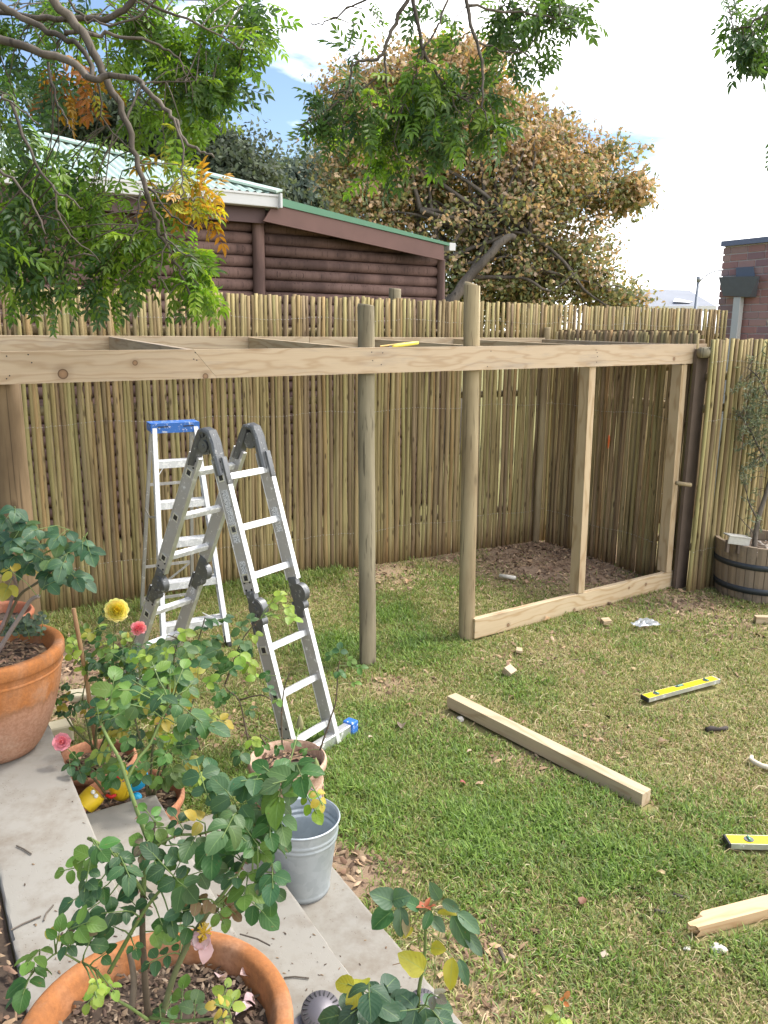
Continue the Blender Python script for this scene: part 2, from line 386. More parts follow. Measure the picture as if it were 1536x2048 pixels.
# ================================================================== GROUND
def blob(x, y, c, r): return math.exp(-(((x-c[0])/r)**2 + ((y-c[1])/r)**2))
def gp(px, py): p = G(px, py); return (p[0], p[1])
DIRT = [(gp(1120, 1120), .95, 1.4), (gp(1000, 1080), .55, .9), (gp(760, 1145), .45, .8), (gp(900, 1110), .5, .9), (gp(1250, 1170), .4, .9), (gp(1370, 1210), .42, .95), (gp(1450, 1240), .4, .75),
        (gp(700, 1745), .22, 1.15), (gp(665, 1700), .14, .8), (gp(780, 1370), .2, .7), (gp(930, 1900), .2, .7), (gp(960, 2000), .2, .65), (gp(1060, 1320), .25, .45), (gp(1180, 1480), .2, .35), (gp(1050, 1530), .14, .6),
        (gp(150, 1330), .35, 1.3), (gp(170, 1400), .3, 1.2), (gp(450, 1450), .3, .55), (gp(300, 1270), .3, .3), (gp(600, 1190), .2, .3), (gp(860, 1440), .18, .35), (gp(1130, 1290), .2, .35)]
LUSH = [(gp(700, 1520), .5, 1), (gp(860, 1530), .4, .8), (gp(950, 1650), .45, 1), (gp(1150, 1680), .45, 1), (gp(1300, 1640), .4, .6), (gp(1350, 1740), .45, .7), (gp(1000, 1760), .35, .5), (gp(780, 1220), .35, .9), (gp(690, 1290), .35, 1),
        (gp(520, 1165), .35, .9), (gp(640, 1140), .3, .8), (gp(400, 1560), .35, .9), (gp(900, 1180), .3, .6), (gp(830, 1290), .4, .7), (gp(1040, 1360), .25, .7), (gp(1470, 1760), .4, .9), (gp(1300, 1200), .2, .5), (gp(770, 1650), .4, .8), (gp(1200, 1850), .35, .35)]
DRY = [(gp(1400, 1500), .7, 1), (gp(1300, 1560), .4, .8), (gp(1480, 1400), .6, .6), (gp(1150, 1320), .6, .6), (gp(980, 1340), .4, .5), (gp(1100, 1950), .5, .5), (gp(1400, 1950), .5, .4), (gp(600, 1220), .4, .5), (gp(1000, 1480), .3, .4), (gp(980, 1960), .3, .9), (gp(1300, 1850), .3, .5)]
def fld(L, X, Y):
    o = np.zeros_like(X)
    for (c, r, a) in L: o = np.maximum(o, a*np.exp(-(((X-c[0])/r)**2+((Y-c[1])/r)**2)))
    return o
def vnoise(X, Y, s, seed=0):
    """cheap value noise, vectorised"""
    x = X*s+seed*17.3; y = Y*s-seed*9.1; xi = np.floor(x).astype(np.int64); yi = np.floor(y).astype(np.int64); fx = x-xi; fy = y-yi
    fx = fx*fx*(3-2*fx); fy = fy*fy*(3-2*fy)
    def h(a, b):
        n = (a*374761393 + b*668265263 + seed*1442695) & 0x7fffffff; n = ((n ^ (n >> 13))*1274126177) & 0x7fffffff
        return ((n ^ (n >> 16)) & 0xffff)/65535.0
    return (h(xi, yi)*(1-fx)+h(xi+1, yi)*fx)*(1-fy)+(h(xi, yi+1)*(1-fx)+h(xi+1, yi+1)*fx)*fy
def fnoise(X, Y, s, seed=0): return (vnoise(X, Y, s, seed)+.5*vnoise(X, Y, s*2.1, seed+1)+.25*vnoise(X, Y, s*4.3, seed+2))/1.75
def gz(X, Y):
    near = np.exp(-((X/7)**2+((Y-5)/7)**2))
    return ((fnoise(X, Y, 1.1, 5)-.5)*.03 + (fnoise(X, Y, 5, 9)-.5)*.015 + fld(DIRT[:4], X, Y)*.035*(fnoise(X, Y, 9, 3)))*near
n = 260; tt = np.linspace(-1, 1, n); warp = np.sign(tt)*(np.abs(tt)*4.2 + 600*np.abs(tt)**14)
GX, GY = np.meshgrid(warp, warp+4.6); gxx = GX.ravel(); gyy = GY.ravel()
gV = np.stack([gxx, gyy, gz(gxx, gyy)], 1); ii = np.arange(n*n).reshape(n, n)
gT = np.stack([ii[:-1, :-1].ravel(), ii[:-1, 1:].ravel(), ii[1:, 1:].ravel(), ii[1:, :-1].ravel()], 1)
dd = np.clip(fld(DIRT, gxx, gyy)*(.55+.9*fnoise(gxx, gyy, 4, 2)), 0, 1); ll = np.clip(fld(LUSH, gxx, gyy), 0, 1)
t = NT('lawn_soil'); p = t.pos(); at_ = t.attr('col'); s_ = t.n('ShaderNodeSeparateColor', {'Color': at_})
thatch = t.noise(p, 55, 6, .7); big = t.noise(p, 3, 5)
grn = t.mix(thatch, (.10,.105,.035), (.32,.28,.13)); drt = t.mix(thatch, (.19,.13,.085), (.38,.28,.20)); drt = t.mix(t.ramp(big, [(.4, 0), (.65, .5)]), drt, (.23,.15,.10))
col = t.mix(s_.outputs[0], grn, drt)
t.fin(col, .95, 0, thatch, .6, .012, .1)
gm = fastmesh('ground', gV, gT, t.m, {'col': ('FLOAT_COLOR', np.stack([dd, ll, dd*0], 1))}, True)
tag(link('ground', gm), kind='structure')

# ================================================================== STEPS (each tread a slab down to the ground)
steps = empty('concrete_steps', SU*.8+SV*-2, kind='structure')
def slab(s0, s1, t0, t1, z0, z1, name='tread', par=steps, rag=.006):
    def ring(ins, z, j):
        P = []; S0, S1, T0, T1 = s0+ins, s1-ins, t0+ins, t1-ins; ns = max(2, int((s1-s0)/.03)); nt = max(2, int((t1-t0)/.03))
        for i in range(ns): P.append((S0+(S1-S0)*i/ns, T0))
        for i in range(nt): P.append((S1, T0+(T1-T0)*i/nt))
        for i in range(ns): P.append((S1-(S1-S0)*i/ns, T1))
        for i in range(nt): P.append((S0, T1-(T1-T0)*i/nt))
        out = []
        for i, (a, b) in enumerate(P):
            e = min(.010, max(0, random.gauss(0, .0022))+(.006 if random.random() < .04 else 0)) if j else 0
            ca, cb = (s0+s1)/2, (t0+t1)/2; out.append(SU*(a+(e if a < ca else -e))+SV*(b+(e if b < cb else -e))+Z*z)
        return out
    R = [ring(0, z0, 0), ring(0, z1-.009, 1), ring(.0015, z1-.003, 1), ring(.006, z1, 1), ring(.014, z1+.0004, 0)]; m = len(R[0]); V = sum(R, [])
    Fc = [(k*m+i, k*m+(i+1) % m, (k+1)*m+(i+1) % m, (k+1)*m+i) for k in range(4) for i in range(m)]+[tuple(4*m+i for i in range(m))]
    mb = MB(); mb.add(V, Fc); o = mb.obj(name, M['conc'], par); flat_edges(o, 30); return o
slab(.949+.002, 1.215, -2.66, 0.4, -.1, .06)
slab(.671+.002, .949, -2.67, 0.4, -.1, .20)
slab(.387+.002, .671, -2.685, 0.4, -.1, .34)
slab(.112, .387, -3.13, 0.4, -.1, .50)
slab(-2.2, .110, -3.13, -2.26, -.1, .499)
# soil bed beside the top step
mb = MB(); nx, ny = 30, 50; V = []; Fc = []
for i in range(nx+1):
    for j in range(ny+1):
        a = -1.6+1.708*i/nx; b = -2.25+2.9*j/ny; q = SU*a+SV*b; V.append((q[0], q[1], .466+.018*fnoise(np.array(q[0]), np.array(q[1]), 8, 1)))
for i in range(nx):
    for j in range(ny): k = i*(ny+1)+j; Fc.append((k, k+1, k+ny+2, k+ny+1))
mb.add(V, Fc); soilbed = mb.obj('soil_bed', M['soil'], None, True); tag(soilbed, kind='structure')

def chips(name, pts, size, cols, par=None, flat=.25, kind='stuff', label=None, cat=None, mat=None):
    """many small dry flakes as one mesh"""
    N = len(pts); T0 = np.array([(-1,-.4,0),(.1,-.55,.1),(1,.0,0),(.2,.5,-.1),(-.9,.35,.1),(0,0,.35)], float)
    Fq = np.array([(0,1,5),(1,2,5),(2,3,5),(3,4,5),(4,0,5)])
    a = rng.uniform(0, 2*np.pi, N); s = rng.uniform(size[0], size[1], N); w = rng.uniform(.3, 1, N); ti = rng.normal(0, flat, N); tj = rng.normal(0, flat, N)
    V = np.repeat(T0[None], N, 0); V[:, :, 1] *= w[:, None]; V *= s[:, None, None]
    x, y, z = V[..., 0].copy(), V[..., 1].copy(), V[..., 2].copy()
    z = z + x*ti[:, None] + y*tj[:, None]
    X = x*np.cos(a)[:, None]-y*np.sin(a)[:, None]; Y = x*np.sin(a)[:, None]+y*np.cos(a)[:, None]
    V = np.stack([X, Y, z], -1) + np.array(pts)[:, None, :]
    T = (Fq[None]+(np.arange(N)*6)[:, None, None]).reshape(-1, 3)
    C = np.array(cols)[rng.integers(0, len(cols), N)]*rng.uniform(.7, 1.25, (N, 1)); C = np.repeat(C, 6, 0)
    me = fastmesh(name, V.reshape(-1, 3), T, mat or M['bits'], {'col': ('FLOAT_COLOR', np.clip(C, 0, 1))})
    o = link(name, me, par); return tag(o, label, cat, None, kind)
BROWNS = [(.20,.13,.08), (.30,.20,.12), (.38,.27,.17), (.12,.075,.05), (.25,.15,.10)]
pts = []
for _ in range(5200):
    a = random.uniform(-.9, .10); b = random.uniform(-2.2, .3); q = SU*a+SV*b; pts.append((q[0], q[1], .484+random.uniform(0, .016)))
chips('bark_mulch', pts, (.006, .022), BROWNS, None, .3, 'stuff', 'brown bark mulch lying in the bed left of the concrete steps', 'mulch')

# ================================================================== POLE FENCES
def latte_mesh(L, k, lm='latte'):
    r0 = random.uniform(.0150, .0168); mb = MB(); P = []; R = []; bx, by = random.gauss(0, .0045), random.gauss(0, .003); ph = random.uniform(0, 6)
    m = 9
    for i in range(m):
        f = i/(m-1); P.append((bx*math.sin(f*math.pi+ph*.2)+.004*math.sin(f*11+ph), by*math.sin(f*math.pi)+.0025*math.cos(f*7+ph), f*L)); R.append(r0*(1.07-.14*f)*(1+.07*math.sin(f*17+ph))*random.uniform(.96, 1.05))
    mb.tube(P, R, 7); me = mkmesh('pole', mb.V, mb.F, M[lm], smooth=False)
    me.polygons.foreach_set('use_smooth', [len(p.vertices) == 4 for p in me.polygons]); return me
def pole_fence(name, label, group, a, b, zt, ztb, pitch=.0284, off=0.0, stagger=.006, lm='latte'):
    a = np.array(a, float); b = np.array(b, float); d = unit(b-a); nrm = A3(-d[1], d[0], 0); L = np.linalg.norm(b-a); nP = int(L/pitch)
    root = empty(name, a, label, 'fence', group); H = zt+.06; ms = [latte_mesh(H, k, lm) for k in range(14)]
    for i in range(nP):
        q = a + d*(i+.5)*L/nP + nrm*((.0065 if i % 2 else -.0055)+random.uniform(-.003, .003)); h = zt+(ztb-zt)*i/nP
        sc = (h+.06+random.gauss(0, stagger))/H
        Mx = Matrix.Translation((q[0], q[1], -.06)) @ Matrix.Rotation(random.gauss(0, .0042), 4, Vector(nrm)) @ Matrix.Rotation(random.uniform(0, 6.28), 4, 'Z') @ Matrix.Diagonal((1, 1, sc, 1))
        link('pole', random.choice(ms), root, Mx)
    # rails behind and wire stitching in front
    for hz in (.35, 1.45, zt-.28):
        mb = MB(); mb.tube([a+d*.075+nrm*.055+Z*hz, (a+b)/2+nrm*.057+Z*(hz+.01), b-d*.02+nrm*.055+Z*hz], [.034, .03, .033], 8); mb.obj('rail', M['pole_tan'], root, True)
    for hz in (.33, 1.36, zt-.17):
        mb = MB(); P = [a+d*.01-nrm*.021+Z*hz]
        for i in range(nP): P.append(a+d*(i+.5)*L/nP-nrm*(.0145 if i % 2 else .0235)+Z*(hz+.012*math.sin(i*.21)+random.gauss(0, .003)))
        mb.tube(P, .0005, 4, False)
        for i in range(nP):
            if random.random() < .85: mb.box(a+d*(i+.5)*L/nP-nrm*.024+Z*(hz+.012*math.sin(i*.21)+random.gauss(0, .002)), (.0026, .002, .0026), (d, nrm, Z))
        mb.obj('stitching_wire', M['wire'], root)
    return root
FA = G(100, 1230) - FU*.62; FB = FA + FU*8.45
while PJ(FB+Z*2.2)[0] > 1452: FB = FB - FU*.05
f1 = pole_fence('pole_fence', 'long tall fence of thin upright poles behind the timber frame, running below the log house', 'thin pole fences', FA, FB, 2.27, 2.27)
RC = G(1085, 1083); RE = G(1352, 1176); rd = unit(RE-RC); RCc = RC+rd*.05
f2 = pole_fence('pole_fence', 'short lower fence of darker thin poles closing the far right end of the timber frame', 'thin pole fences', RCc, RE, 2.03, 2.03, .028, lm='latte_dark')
rn = A3(-rd[1], rd[0], 0)
mb = MB(); mb.beam(RCc+Z*2.022+rn*.034, RE+Z*2.022+rn*.034, .035, .03); mb.obj('top_rail', M['pole_brown'], f2, False)
# board closing the gap, shadow put in its colour; stub rail, rail end
mb = MB(); dk = G(1372, 1180)
gc = (RE+G(1372, 1184))/2+FN*.035+FU*.02; mb.beam(gc+Z*-.05, gc+Z*1.90, .125, .03, FU)
mb.obj('gap_board', plain('shadow_toned_board', (.12,.088,.068), .8, 0, .3, 9), f2)
PA = G(1372, 1184); PB = PA+FU*1.5
f3 = pole_fence('pole_fence', 'thin pole fence panel behind the half barrel planter, greenish poles, nearest the camera', 'thin pole fences', PA, PB, 1.975, 1.985, .0275)
mb = MB(); q = D(1352, 966, PJ(PA+Z*1)[2]-.005); q2 = D(1382, 970, PJ(PA+Z*1)[2]+.02); mb.tube([q, q2], .016, 8); mb.obj('stub_rail', M['pole_tan'], f3, True)
mb = MB(); q = D(1408, 705, PJ(PA+Z*1.9)[2]+.03); mb.tube([q-FU*.035, q+FU*.12], .040, 14); mb.obj('rail_end', M['pole_grey'], f3, True)
oq = PL(1217, 883, RCc-rn*.03, rn); mb = MB(); mb.tube([oq+Z*.055, oq+Z*.02+rd*.006, oq-Z*.06], [.006, .010, .005], 6, True); tag(mb.obj('orange_tag', plain('orange_plastic', (.75,.16,.04), .5)), 'small orange plastic tag hanging on the short lower fence', 'tag')
# corner posts of the fences
def post(name, p, r, h, mat, par=None, z0=-.3, lean=(0, 0), n=18):
    mb = MB(); P = [A3(0, 0, z0)]+[A3(lean[0]*h*f+random.gauss(0, .0015), lean[1]*h*f, h*f) for f in np.linspace(.02, .995, 9)]+[A3(lean[0]*h, lean[1]*h, h)]
    R = [r*1.03]+[r*(1.03-.05*f) for f in np.linspace(0, 1, 9)]+[r*.955]
    mb.tube(P, R, n); o = mb.obj(name, mat, par, False, Matrix.Translation(Vector(p)))
    o.data.polygons.foreach_set('use_smooth', [len(q.vertices) == 4 for q in o.data.polygons]); return o
q = PL(790, 600, FA+FN*.1, FN); post('fence_post', (q[0], q[1], 0), .052, PL(790, 577, FA+FN*.1, FN)[2], M['pole_grey'], f1)
q = RC+rd*.0-FU*.06; post('fence_post', (q[0]-.03, q[1]-.05, 0), .032, 2.06, M['pole_tan'], f2)
q = RE-rd*.03-rn*.0; post('fence_post', (q[0]+.06, q[1]+.10, 0), .045, 1.97, M['pole_brown'], f2)

# ================================================================== TIMBER FRAME
fr = empty('timber_shed_frame', G(735, 1335), 'half built pine timber frame on round posts with joists between two long top boards', 'shed frame')
def board(name, a, b, w, t, side, mat, par, bev=.002, ends=None):
    """sawn board from a to b: local X along, Y across thickness, Z along side (width)"""
    a = np.array(a, float); b = np.array(b, float); x = unit(b-a); z = unit(np.array(side, float)-x*np.dot(side, x)); y = np.cross(z, x); L = np.linalg.norm(b-a)
    mb = MB()
    if ends is None: mb.box((L/2, 0, 0), (L/2, t/2, w/2), None, 0, bev)
    else:
        e0, e1 = ends  # x offset of the top edge at each end
        V = [(0, -t/2, -w/2), (L, -t/2, -w/2), (L, t/2, -w/2), (0, t/2, -w/2), (e0, -t/2, w/2), (L+e1, -t/2, w/2), (L+e1, t/2, w/2), (e0, t/2, w/2)]
        mb.add(V, [(0,3,2,1),(4,5,6,7),(0,1,5,4),(1,2,6,5),(2,3,7,6),(3,0,4,7)])
    return mb.obj(name, mat, par, False, frameM(a, x, y, z))
bP = A3(-1.735, 3.667, 1.9)
def onbeam(px, py): return PL(px, py, bP, BN)
bl = onbeam(-60, 703.5); bs = onbeam(384, 698.5); bs2 = onbeam(404, 698.3); br = onbeam(1410, 687.5); W = .146; T = .038
knotM = m_pine('knotty_top_board', (.52,.405,.285), (.40,.285,.18), .12, ((onbeam(124, 700)-bl)@BU and [(float((onbeam(124, 745)-bl)@BU), -.033, .022), (float((onbeam(268, 724)-bl)@BU), .012, .012), (float((onbeam(408, 747)-bl)@BU), -.062, .014)]))
knotM2 = m_pine('stained_top_board', (.53,.415,.29), (.41,.29,.18), .35, [(float((onbeam(1322, 718)-bs)@BU), -.035, .012)])
board('front_beam', bl-Z*W/2, bs-Z*W/2+BU*.12, W, T, Z, knotM, fr, ends=(0, -.12))
board('front_beam', bs-Z*W/2+BU*.1215, br-Z*W/2, W, T, Z, knotM2, fr, ends=(-.12, 0))
kp = FA-FN*.08
def onback(px, py): return PL(px, py, kp, FN)
cb = [onback(-140, 675), onback(1088, 676.5)]
b0 = cb[0]; b1 = cb[1]
def pback(px): return PL(px, 674, kp, FN)
bzs = 1.958
bA = A3(b0[0], b0[1], bzs); bB = A3(b1[0], b1[1], bzs+.008); mid = bA+(bB-bA)*.52
board('back_beam', bA-Z*W/2, mid-Z*W/2, W, T, Z, M['pine_beam'], fr); board('back_beam', mid+FU*.002-Z*W/2, bB-Z*W/2, W, T, Z, M['pine_beam'], fr)
for px, fpx in [(-150, None), (222, None), (499, None), (719, None), (908, None), (1085, None)]:
    q = pback(px) if px > -100 else pback(-140)
    q = A3(q[0], q[1], bzs-.004) - FN*(T/2+.001)
    # perpendicular run to the front beam
    d = BN; k = ((bP-q)@BN) - T/2-.001; e = q + BN*k; tt_ = (e-bl)@BU/((br-bl)@BU); ez = bl[2]+(br[2]-bl[2])*tt_
    e = A3(e[0], e[1], ez-.002); board('joist', q-Z*(W/2-.004), e-Z*(W/2-.002), W-.008, T, Z, M['pine_old'] if px in (222, 1085) else M['pine'], fr)
# round posts behind the front board
def backof(px, py, r):
    q = onbeam(px, py); return q - BN*(T/2+r+.001)
q = backof(745, 650, .05); g_ = G(735, 1334)+unit(A3(*G(735, 1334)[:2], 0))*.045; post('pole', (g_[0], g_[1], 0), .050, 2.155, M['pole_grey'], fr, lean=((q[0]-g_[0])/1.9, (q[1]-g_[1])/1.9))
q2 = backof(959, 650, .052); g_ = G(936, 1282)+unit(A3(*G(936, 1282)[:2], 0))*.085-BU*.012; post('pole', (g_[0], g_[1], 0), .053, 2.30, M['pole_tan'], fr, lean=((q2[0]-g_[0])/1.9, (q2[1]-g_[1])/1.9))
q = backof(14, 780, .075); post('pole', (q[0], q[1], 0), .074, 1.84, M['pole_brown'], fr, n=24)
# bottom plate and studs
q0 = G(949, 1279); bq = unit(A3(*(G(1357, 1170)-G(950, 1276))[:2], 0)); L0 = np.linalg.norm(G(1357, 1170)-G(950, 1276))
qa = q0; qb = q0+bq*L0
nb = A3(bq[1], -bq[0], 0)
board('bottom_plate', qa-nb*.022+Z*.072, qb-nb*.022+Z*.072, .14, .044, Z, m_pine('knotty_bottom_plate', (.60,.48,.32), (.45,.31,.165), 0, ((.30, -.03, .012), (.95, -.045, .012), (1.55, .02, .009), (1.75, .015, .011))), fr, bev=.003)
for px in (1158, 1329):
    lo = PL(px, 1180, q0-nb*.022, nb); hi = PL(px+22 if px < 1200 else px+34, 740, bP-BN*.022, BN)
    c0 = A3(lo[0], lo[1], .145) - nb*.0; c1 = A3(hi[0], hi[1], 1.785)
    board('stud', c0-BN*.02, c1-BN*.02, .062, .092, BU, m_pine('stud_pine', (.54,.42,.27), (.39,.27,.15)), fr, bev=.002)
# nail heads
def nails(L, par, nrm, r=.0035):
    mb = MB()
    for q in L: mb.tube([q-nrm*.002, q+nrm*.0015], r, 6)
    return mb.obj('nail_heads', M['black'], par)
nl = [onbeam(*q)+BN*(T/2) for q in [(740, 704), (762, 705.5), (742, 721), (759, 729), (978, 702), (971, 733), (12, 712), (55, 709), (62, 725), (18, 751), (12, 757), (388, 705), (385, 718), (391, 720), (1188, 700), (1190, 705), (1191, 713), (1189, 724), (1384, 698)]]
tag(nails(nl, fr, BN), kind='stuff')
# yellow snap knife and pencil lying on the top board
mb = MB(); ka = onbeam(784, 696)+Z*.009; kb = onbeam(836, 691)+Z*.016
kn = empty('utility_knife', (ka+kb)/2-Z*.01, 'yellow plastic snap knife lying on the top board beside the grey post', 'knife')
mb.tube([ka, ka*.85+kb*.15, ka*.6+kb*.4, ka*.1+kb*.9, kb], [.003, .0075, .0105, .0105, .009], 10); mb.obj('grip', plain('yellow_plastic', (.75,.68,.10), .4, 0, .08), kn, True)
mb = MB(); mb.beam(ka-(kb-ka)*.12, ka+(kb-ka)*.04, .006, .002); mb.obj('blade', M['hinge'], kn)
mb = MB(); pa = onbeam(762, 694)+Z*.004-BN*.01; pb = onbeam(812, 688.5)+Z*.006-BN*.012; mb.tube([pa, pb], .0042, 6); tag(mb.obj('pencil', plain('wooden_pencil', (.62,.42,.14), .5)), 'thin ochre carpenter pencil lying behind the yellow knife on the top board', 'pencil')

# ================================================================== LOG HOUSE
hw = G(100, 1230)+FN*2.0
def onh(px, py, off=0.0): return PL(px, py, hw-FN*off, FN)
hs = empty('log_house', A3(*onh(700, 500)[:2], 0), 'dark red-brown log house with pale green corrugated roof behind the long pole fence', 'house')
R_ = 22.4/1600*PJ(onh(522, 500))[2]/2   # log radius
zj = onh(522, 583)[2]
sA = -5.2; s512 = float((onh(512, 500)-hw)@FU); sE = float((onh(877, 540)-hw)@FU)
def hp(s, z, off=0.0): return hw+FU*s-FN*off+Z*z
z0 = zj-2*R_*round(zj/(2*R_)); k = 0
ztop_l = onh(450, 440)[2]
rake0 = (s512, onh(512, 432)[2]); rk = (sE, onh(877, 517)[2])
def topz(s): return rake0[1]+(rk[1]-rake0[1])*(s-rake0[0])/(rk[0]-rake0[0])
rngl = random.Random(3)
k = 0
while True:
    zc = z0+R_+2*R_*k; k += 1
    if zc-R_ > 3.3: break
    for (a, b) in ((sA, s512-.02), (s512+.02, sE-.02)):
        if a < s512-.5 and zc > ztop_l+.05: continue
        if a > s512-.5:
            if zc-R_ > topz(a)+.02: continue
            bb = b
            while topz(bb) < zc-R_*.2 and bb > a+.2: bb -= .05
            b = bb
        mb = MB(); nseg = max(3, int((b-a)/.8)); P = [A3(f*(b-a), 0, rngl.gauss(0, .003)) for f in np.linspace(0, 1, nseg)]
        mb.tube(P, [R_*rngl.uniform(1.0, 1.05) for _ in P], 14)
        c = hp(a, zc); o = mb.obj('log', M['log'], hs, True, frameM(c, FU, FN, Z) @ Matrix.Rotation(0, 4, 'X'))
mb = MB(); mb.add([hp(sA, 0, -R_*.6), hp(sE, 0, -R_*.6), hp(sE, rk[1]-.02, -R_*.6), hp(s512, rake0[1]+.05, -R_*.6), hp(s512, ztop_l+.2, -R_*.6), hp(sA, ztop_l+.2, -R_*.6)]+[hp(a_, b_, -R_*.6-.1) for a_, b_ in ((sA, 0), (sE, 0), (sE, rk[1]-.02), (s512, rake0[1]+.05), (s512, ztop_l+.2), (sA, ztop_l+.2))], [(0,1,2,3,4,5), (11,10,9,8,7,6)]+[(i, 6+i, 6+(i+1) % 6, (i+1) % 6) for i in range(6)]); mb.obj('log_backing', M['log'], hs)  # backing panel added to stop sky light showing through slits between logs
# upright posts
for s, r, zt, of in ((s512, .062, onh(512, 440)[2], .07), (sE+.0, .05, onh(877, 518)[2], .05)):
    c = hp(s, 0, of); post('upright_log', (c[0], c[1], 0), r, zt, M['log'], hs)
brown = plain('brown_painted_fascia', (.155,.082,.066), .6, 0, .25, 4); brown2 = plain('dark_brown_fascia', (.10,.058,.055), .6, 0, .2, 4)
green = plain('green_painted_flashing', (.10,.235,.14), .5, 0, .1, 6); pgreen = plain('pale_green_roof_sheet', (.42,.52,.46), .42, .15, .08, 3); white = plain('white_gutter_paint', (.58,.58,.56), .45, 0, .05, 6)
# lean-to gable fascia (sloping) with depth
ov = .26
def q4(name, pts, off, th, mat, par=hs):
    """plate whose outline is given by picture points on a plane parallel to the wall"""
    P = [onh(x, y, off) for x, y in pts]; mb = MB(); m = len(P)
    V = P+[p+FN*th for p in P]; mb.add(V, [tuple(range(m))[::-1], tuple(range(m, 2*m))]+[(i, (i+1) % m, m+(i+1) % m, m+i) for i in range(m)]); return mb.obj(name, mat, par)
q4('fascia', [(545, 412), (560, 411), (888, 491), (888, 521), (527, 442), (545, 412)][:5], ov, .03, brown)
rk_pts = [(557, 394.5), (899, 486), (899, 491.5), (557, 410.5)]
P = [onh(x, y, ov+.015) for x, y in rk_pts]; mb = MB()
V = P+[p+FN*4.2 for p in P]; mb.add(V, [(3,2,1,0),(4,5,6,7),(0,1,5,4),(1,2,6,5),(2,3,7,6),(3,0,4,7)]); mb.obj('lean_to_roof', green, hs)
q = onh(900, 491, ov); mb = MB(); mb.box(q+FU*.035-Z*.01+FN*2, (.04, 2, .04), (FU, FN, Z)); mb.obj('gutter', white, hs)
# eave of the main roof
ga = onh(-260, 335, .30); gb = onh(559, 403, .30); gz_ = gb[2]
ga = gb-FU*6.5
mb = MB(); mb.box((ga+gb)/2+FN*.05, (np.linalg.norm(gb-ga)/2, .05, .058), (FU, FN, Z), 0, .008); mb.box(gb-FU*.003, (.012, .058, .066), (FU, FN, Z), 0, .004)
mb.box((ga+gb)/2-FN*.004+Z*.05, (np.linalg.norm(gb-ga)/2, .008, .010), (FU, FN, Z)); mb.obj('gutter', white, hs)
mb = MB(); mb.beam(ga+FN*.14-Z*.11, gb+FN*.14-Z*.11-FU*.10, .17, .03, Z); mb.obj('fascia', brown2, hs)
mb = MB(); mb.box((ga+gb)/2+FN*.25-Z*.06-FU*.05, (np.linalg.norm(gb-ga)/2-.06, .11, .008), (FU, FN, Z)); mb.obj('soffit', brown2, hs)
# corrugated main roof, hipped towards the right
sl_ = math.tan(math.radians(19)); C0 = gb+Z*.065+FN*.0
mb = MB(); nC = 430; Lr = 6.5; depth = 2.6; rows = 6; V = []; Fc = []
for i in range(nC+1):
    s = -Lr*i/nC; dmax = min(depth, -s*1.02+.02)
    for j in range(rows+1):
        dpt = dmax*j/rows; V.append(C0+FU*s+FN*dpt+Z*(dpt*sl_+.011*math.sin(i*2*math.pi/ (nC/ (Lr/.076)))))
for i in range(nC):
    for j in range(rows): k = i*(rows+1)+j; Fc.append((k, k+rows+1, k+rows+2, k+1))
mb.add(V, Fc); mb.obj('roof_sheet', pgreen, hs, True)
mb = MB(); P1 = C0+Z*.03; P2 = C0-FU*depth*.98+FN*depth+Z*(depth*sl_+.03); mb.beam(P1, P2, .14, .02, FU); mb.beam(P2, P2-FU*4, .14, .02, FN); mb.obj('ridge_cap', pgreen, hs)
mb = MB(); P3 = P2-FU*4; mb.add([C0, P2, P3, P3+FN*2.6-Z*.8, P2+FN*2.6-Z*.8, C0+FN*5.2], [(0, 5, 4, 1), (1, 4, 3, 2)]); mb.obj('rear_roof', pgreen, hs)

# ================================================================== BRICK HOUSE
bk0 = D(1441, 560, 9.6); bX = unit(A3(.50, -.866, 0)); bN = A3(bX[1], -bX[0], 0)
def onb(px, py, off=0.0): return PL(px, py, bk0+bN*off, bN)
bl0 = onb(1441, 560); ztopb = onb(1441, 489)[2]
bh = empty('brick_building', (bl0[0], bl0[1], 0), 'red-brown brick building with dark box and white downpipe rising behind the fence', 'building')
Wb = 2.2; mb = MB(); mb.box(bl0*A3(1, 1, 0)+bX*(Wb/2+.008)-bN*.195+Z*ztopb/2, (Wb/2-.008, .189, ztopb/2), (bX, bN, Z)); mb.obj('wall', plain('pale_mortar', (.55,.49,.46), .9, 0, .2, 50), bh)
t = NT('mixed_red_brick'); r = t.rnd(); col = t.ramp(r, [(0, (.44,.23,.195)), (.3, (.37,.20,.185)), (.55, (.48,.29,.25)), (.75, (.30,.18,.185)), (.9, (.50,.33,.28)), (1, (.24,.17,.19))])
nzz = t.noise(t.pos(), 18, 5, .7); col = t.mix(t.math('MULTIPLY', nzz, .5), col, (.30,.19,.18)); brickm = t.fin(col, .85, 0, nzz, .4, .004, .2)
ch = .083; bricks = []
mbk = MB(); mbk.box((0, 0, 0), (.108, .05, .0355), None, 0, .004); bme = mkmesh('brick', mbk.V, mbk.F, brickm)
mbk = MB(); mbk.box((0, 0, 0), (.050, .05, .0355), None, 0, .004); bmh = mkmesh('brick', mbk.V, mbk.F, brickm)
low = MB(); nrow = int(ztopb/ch)
for j in range(nrow):
    zc = ztopb-.04-ch*(j+.5); x = 0; first = (j % 2 == 1)
    while x < Wb-.05:
        w = .10 if (first and x == 0) or random.random() < .12 else .216
        if x+w > Wb: w = .10
        if x+w > Wb: break
        c = bl0*A3(1, 1, 0)+bX*(x+w/2)-bN*(.045+random.uniform(0, .003))+Z*zc
        if j < 18: link('brick', bme if w > .15 else bmh, bh, frameM(c, bX, -bN, Z))
        else: low.box(c, (w/2, .05, .0355), (bX, -bN, Z))
        x += w+.011
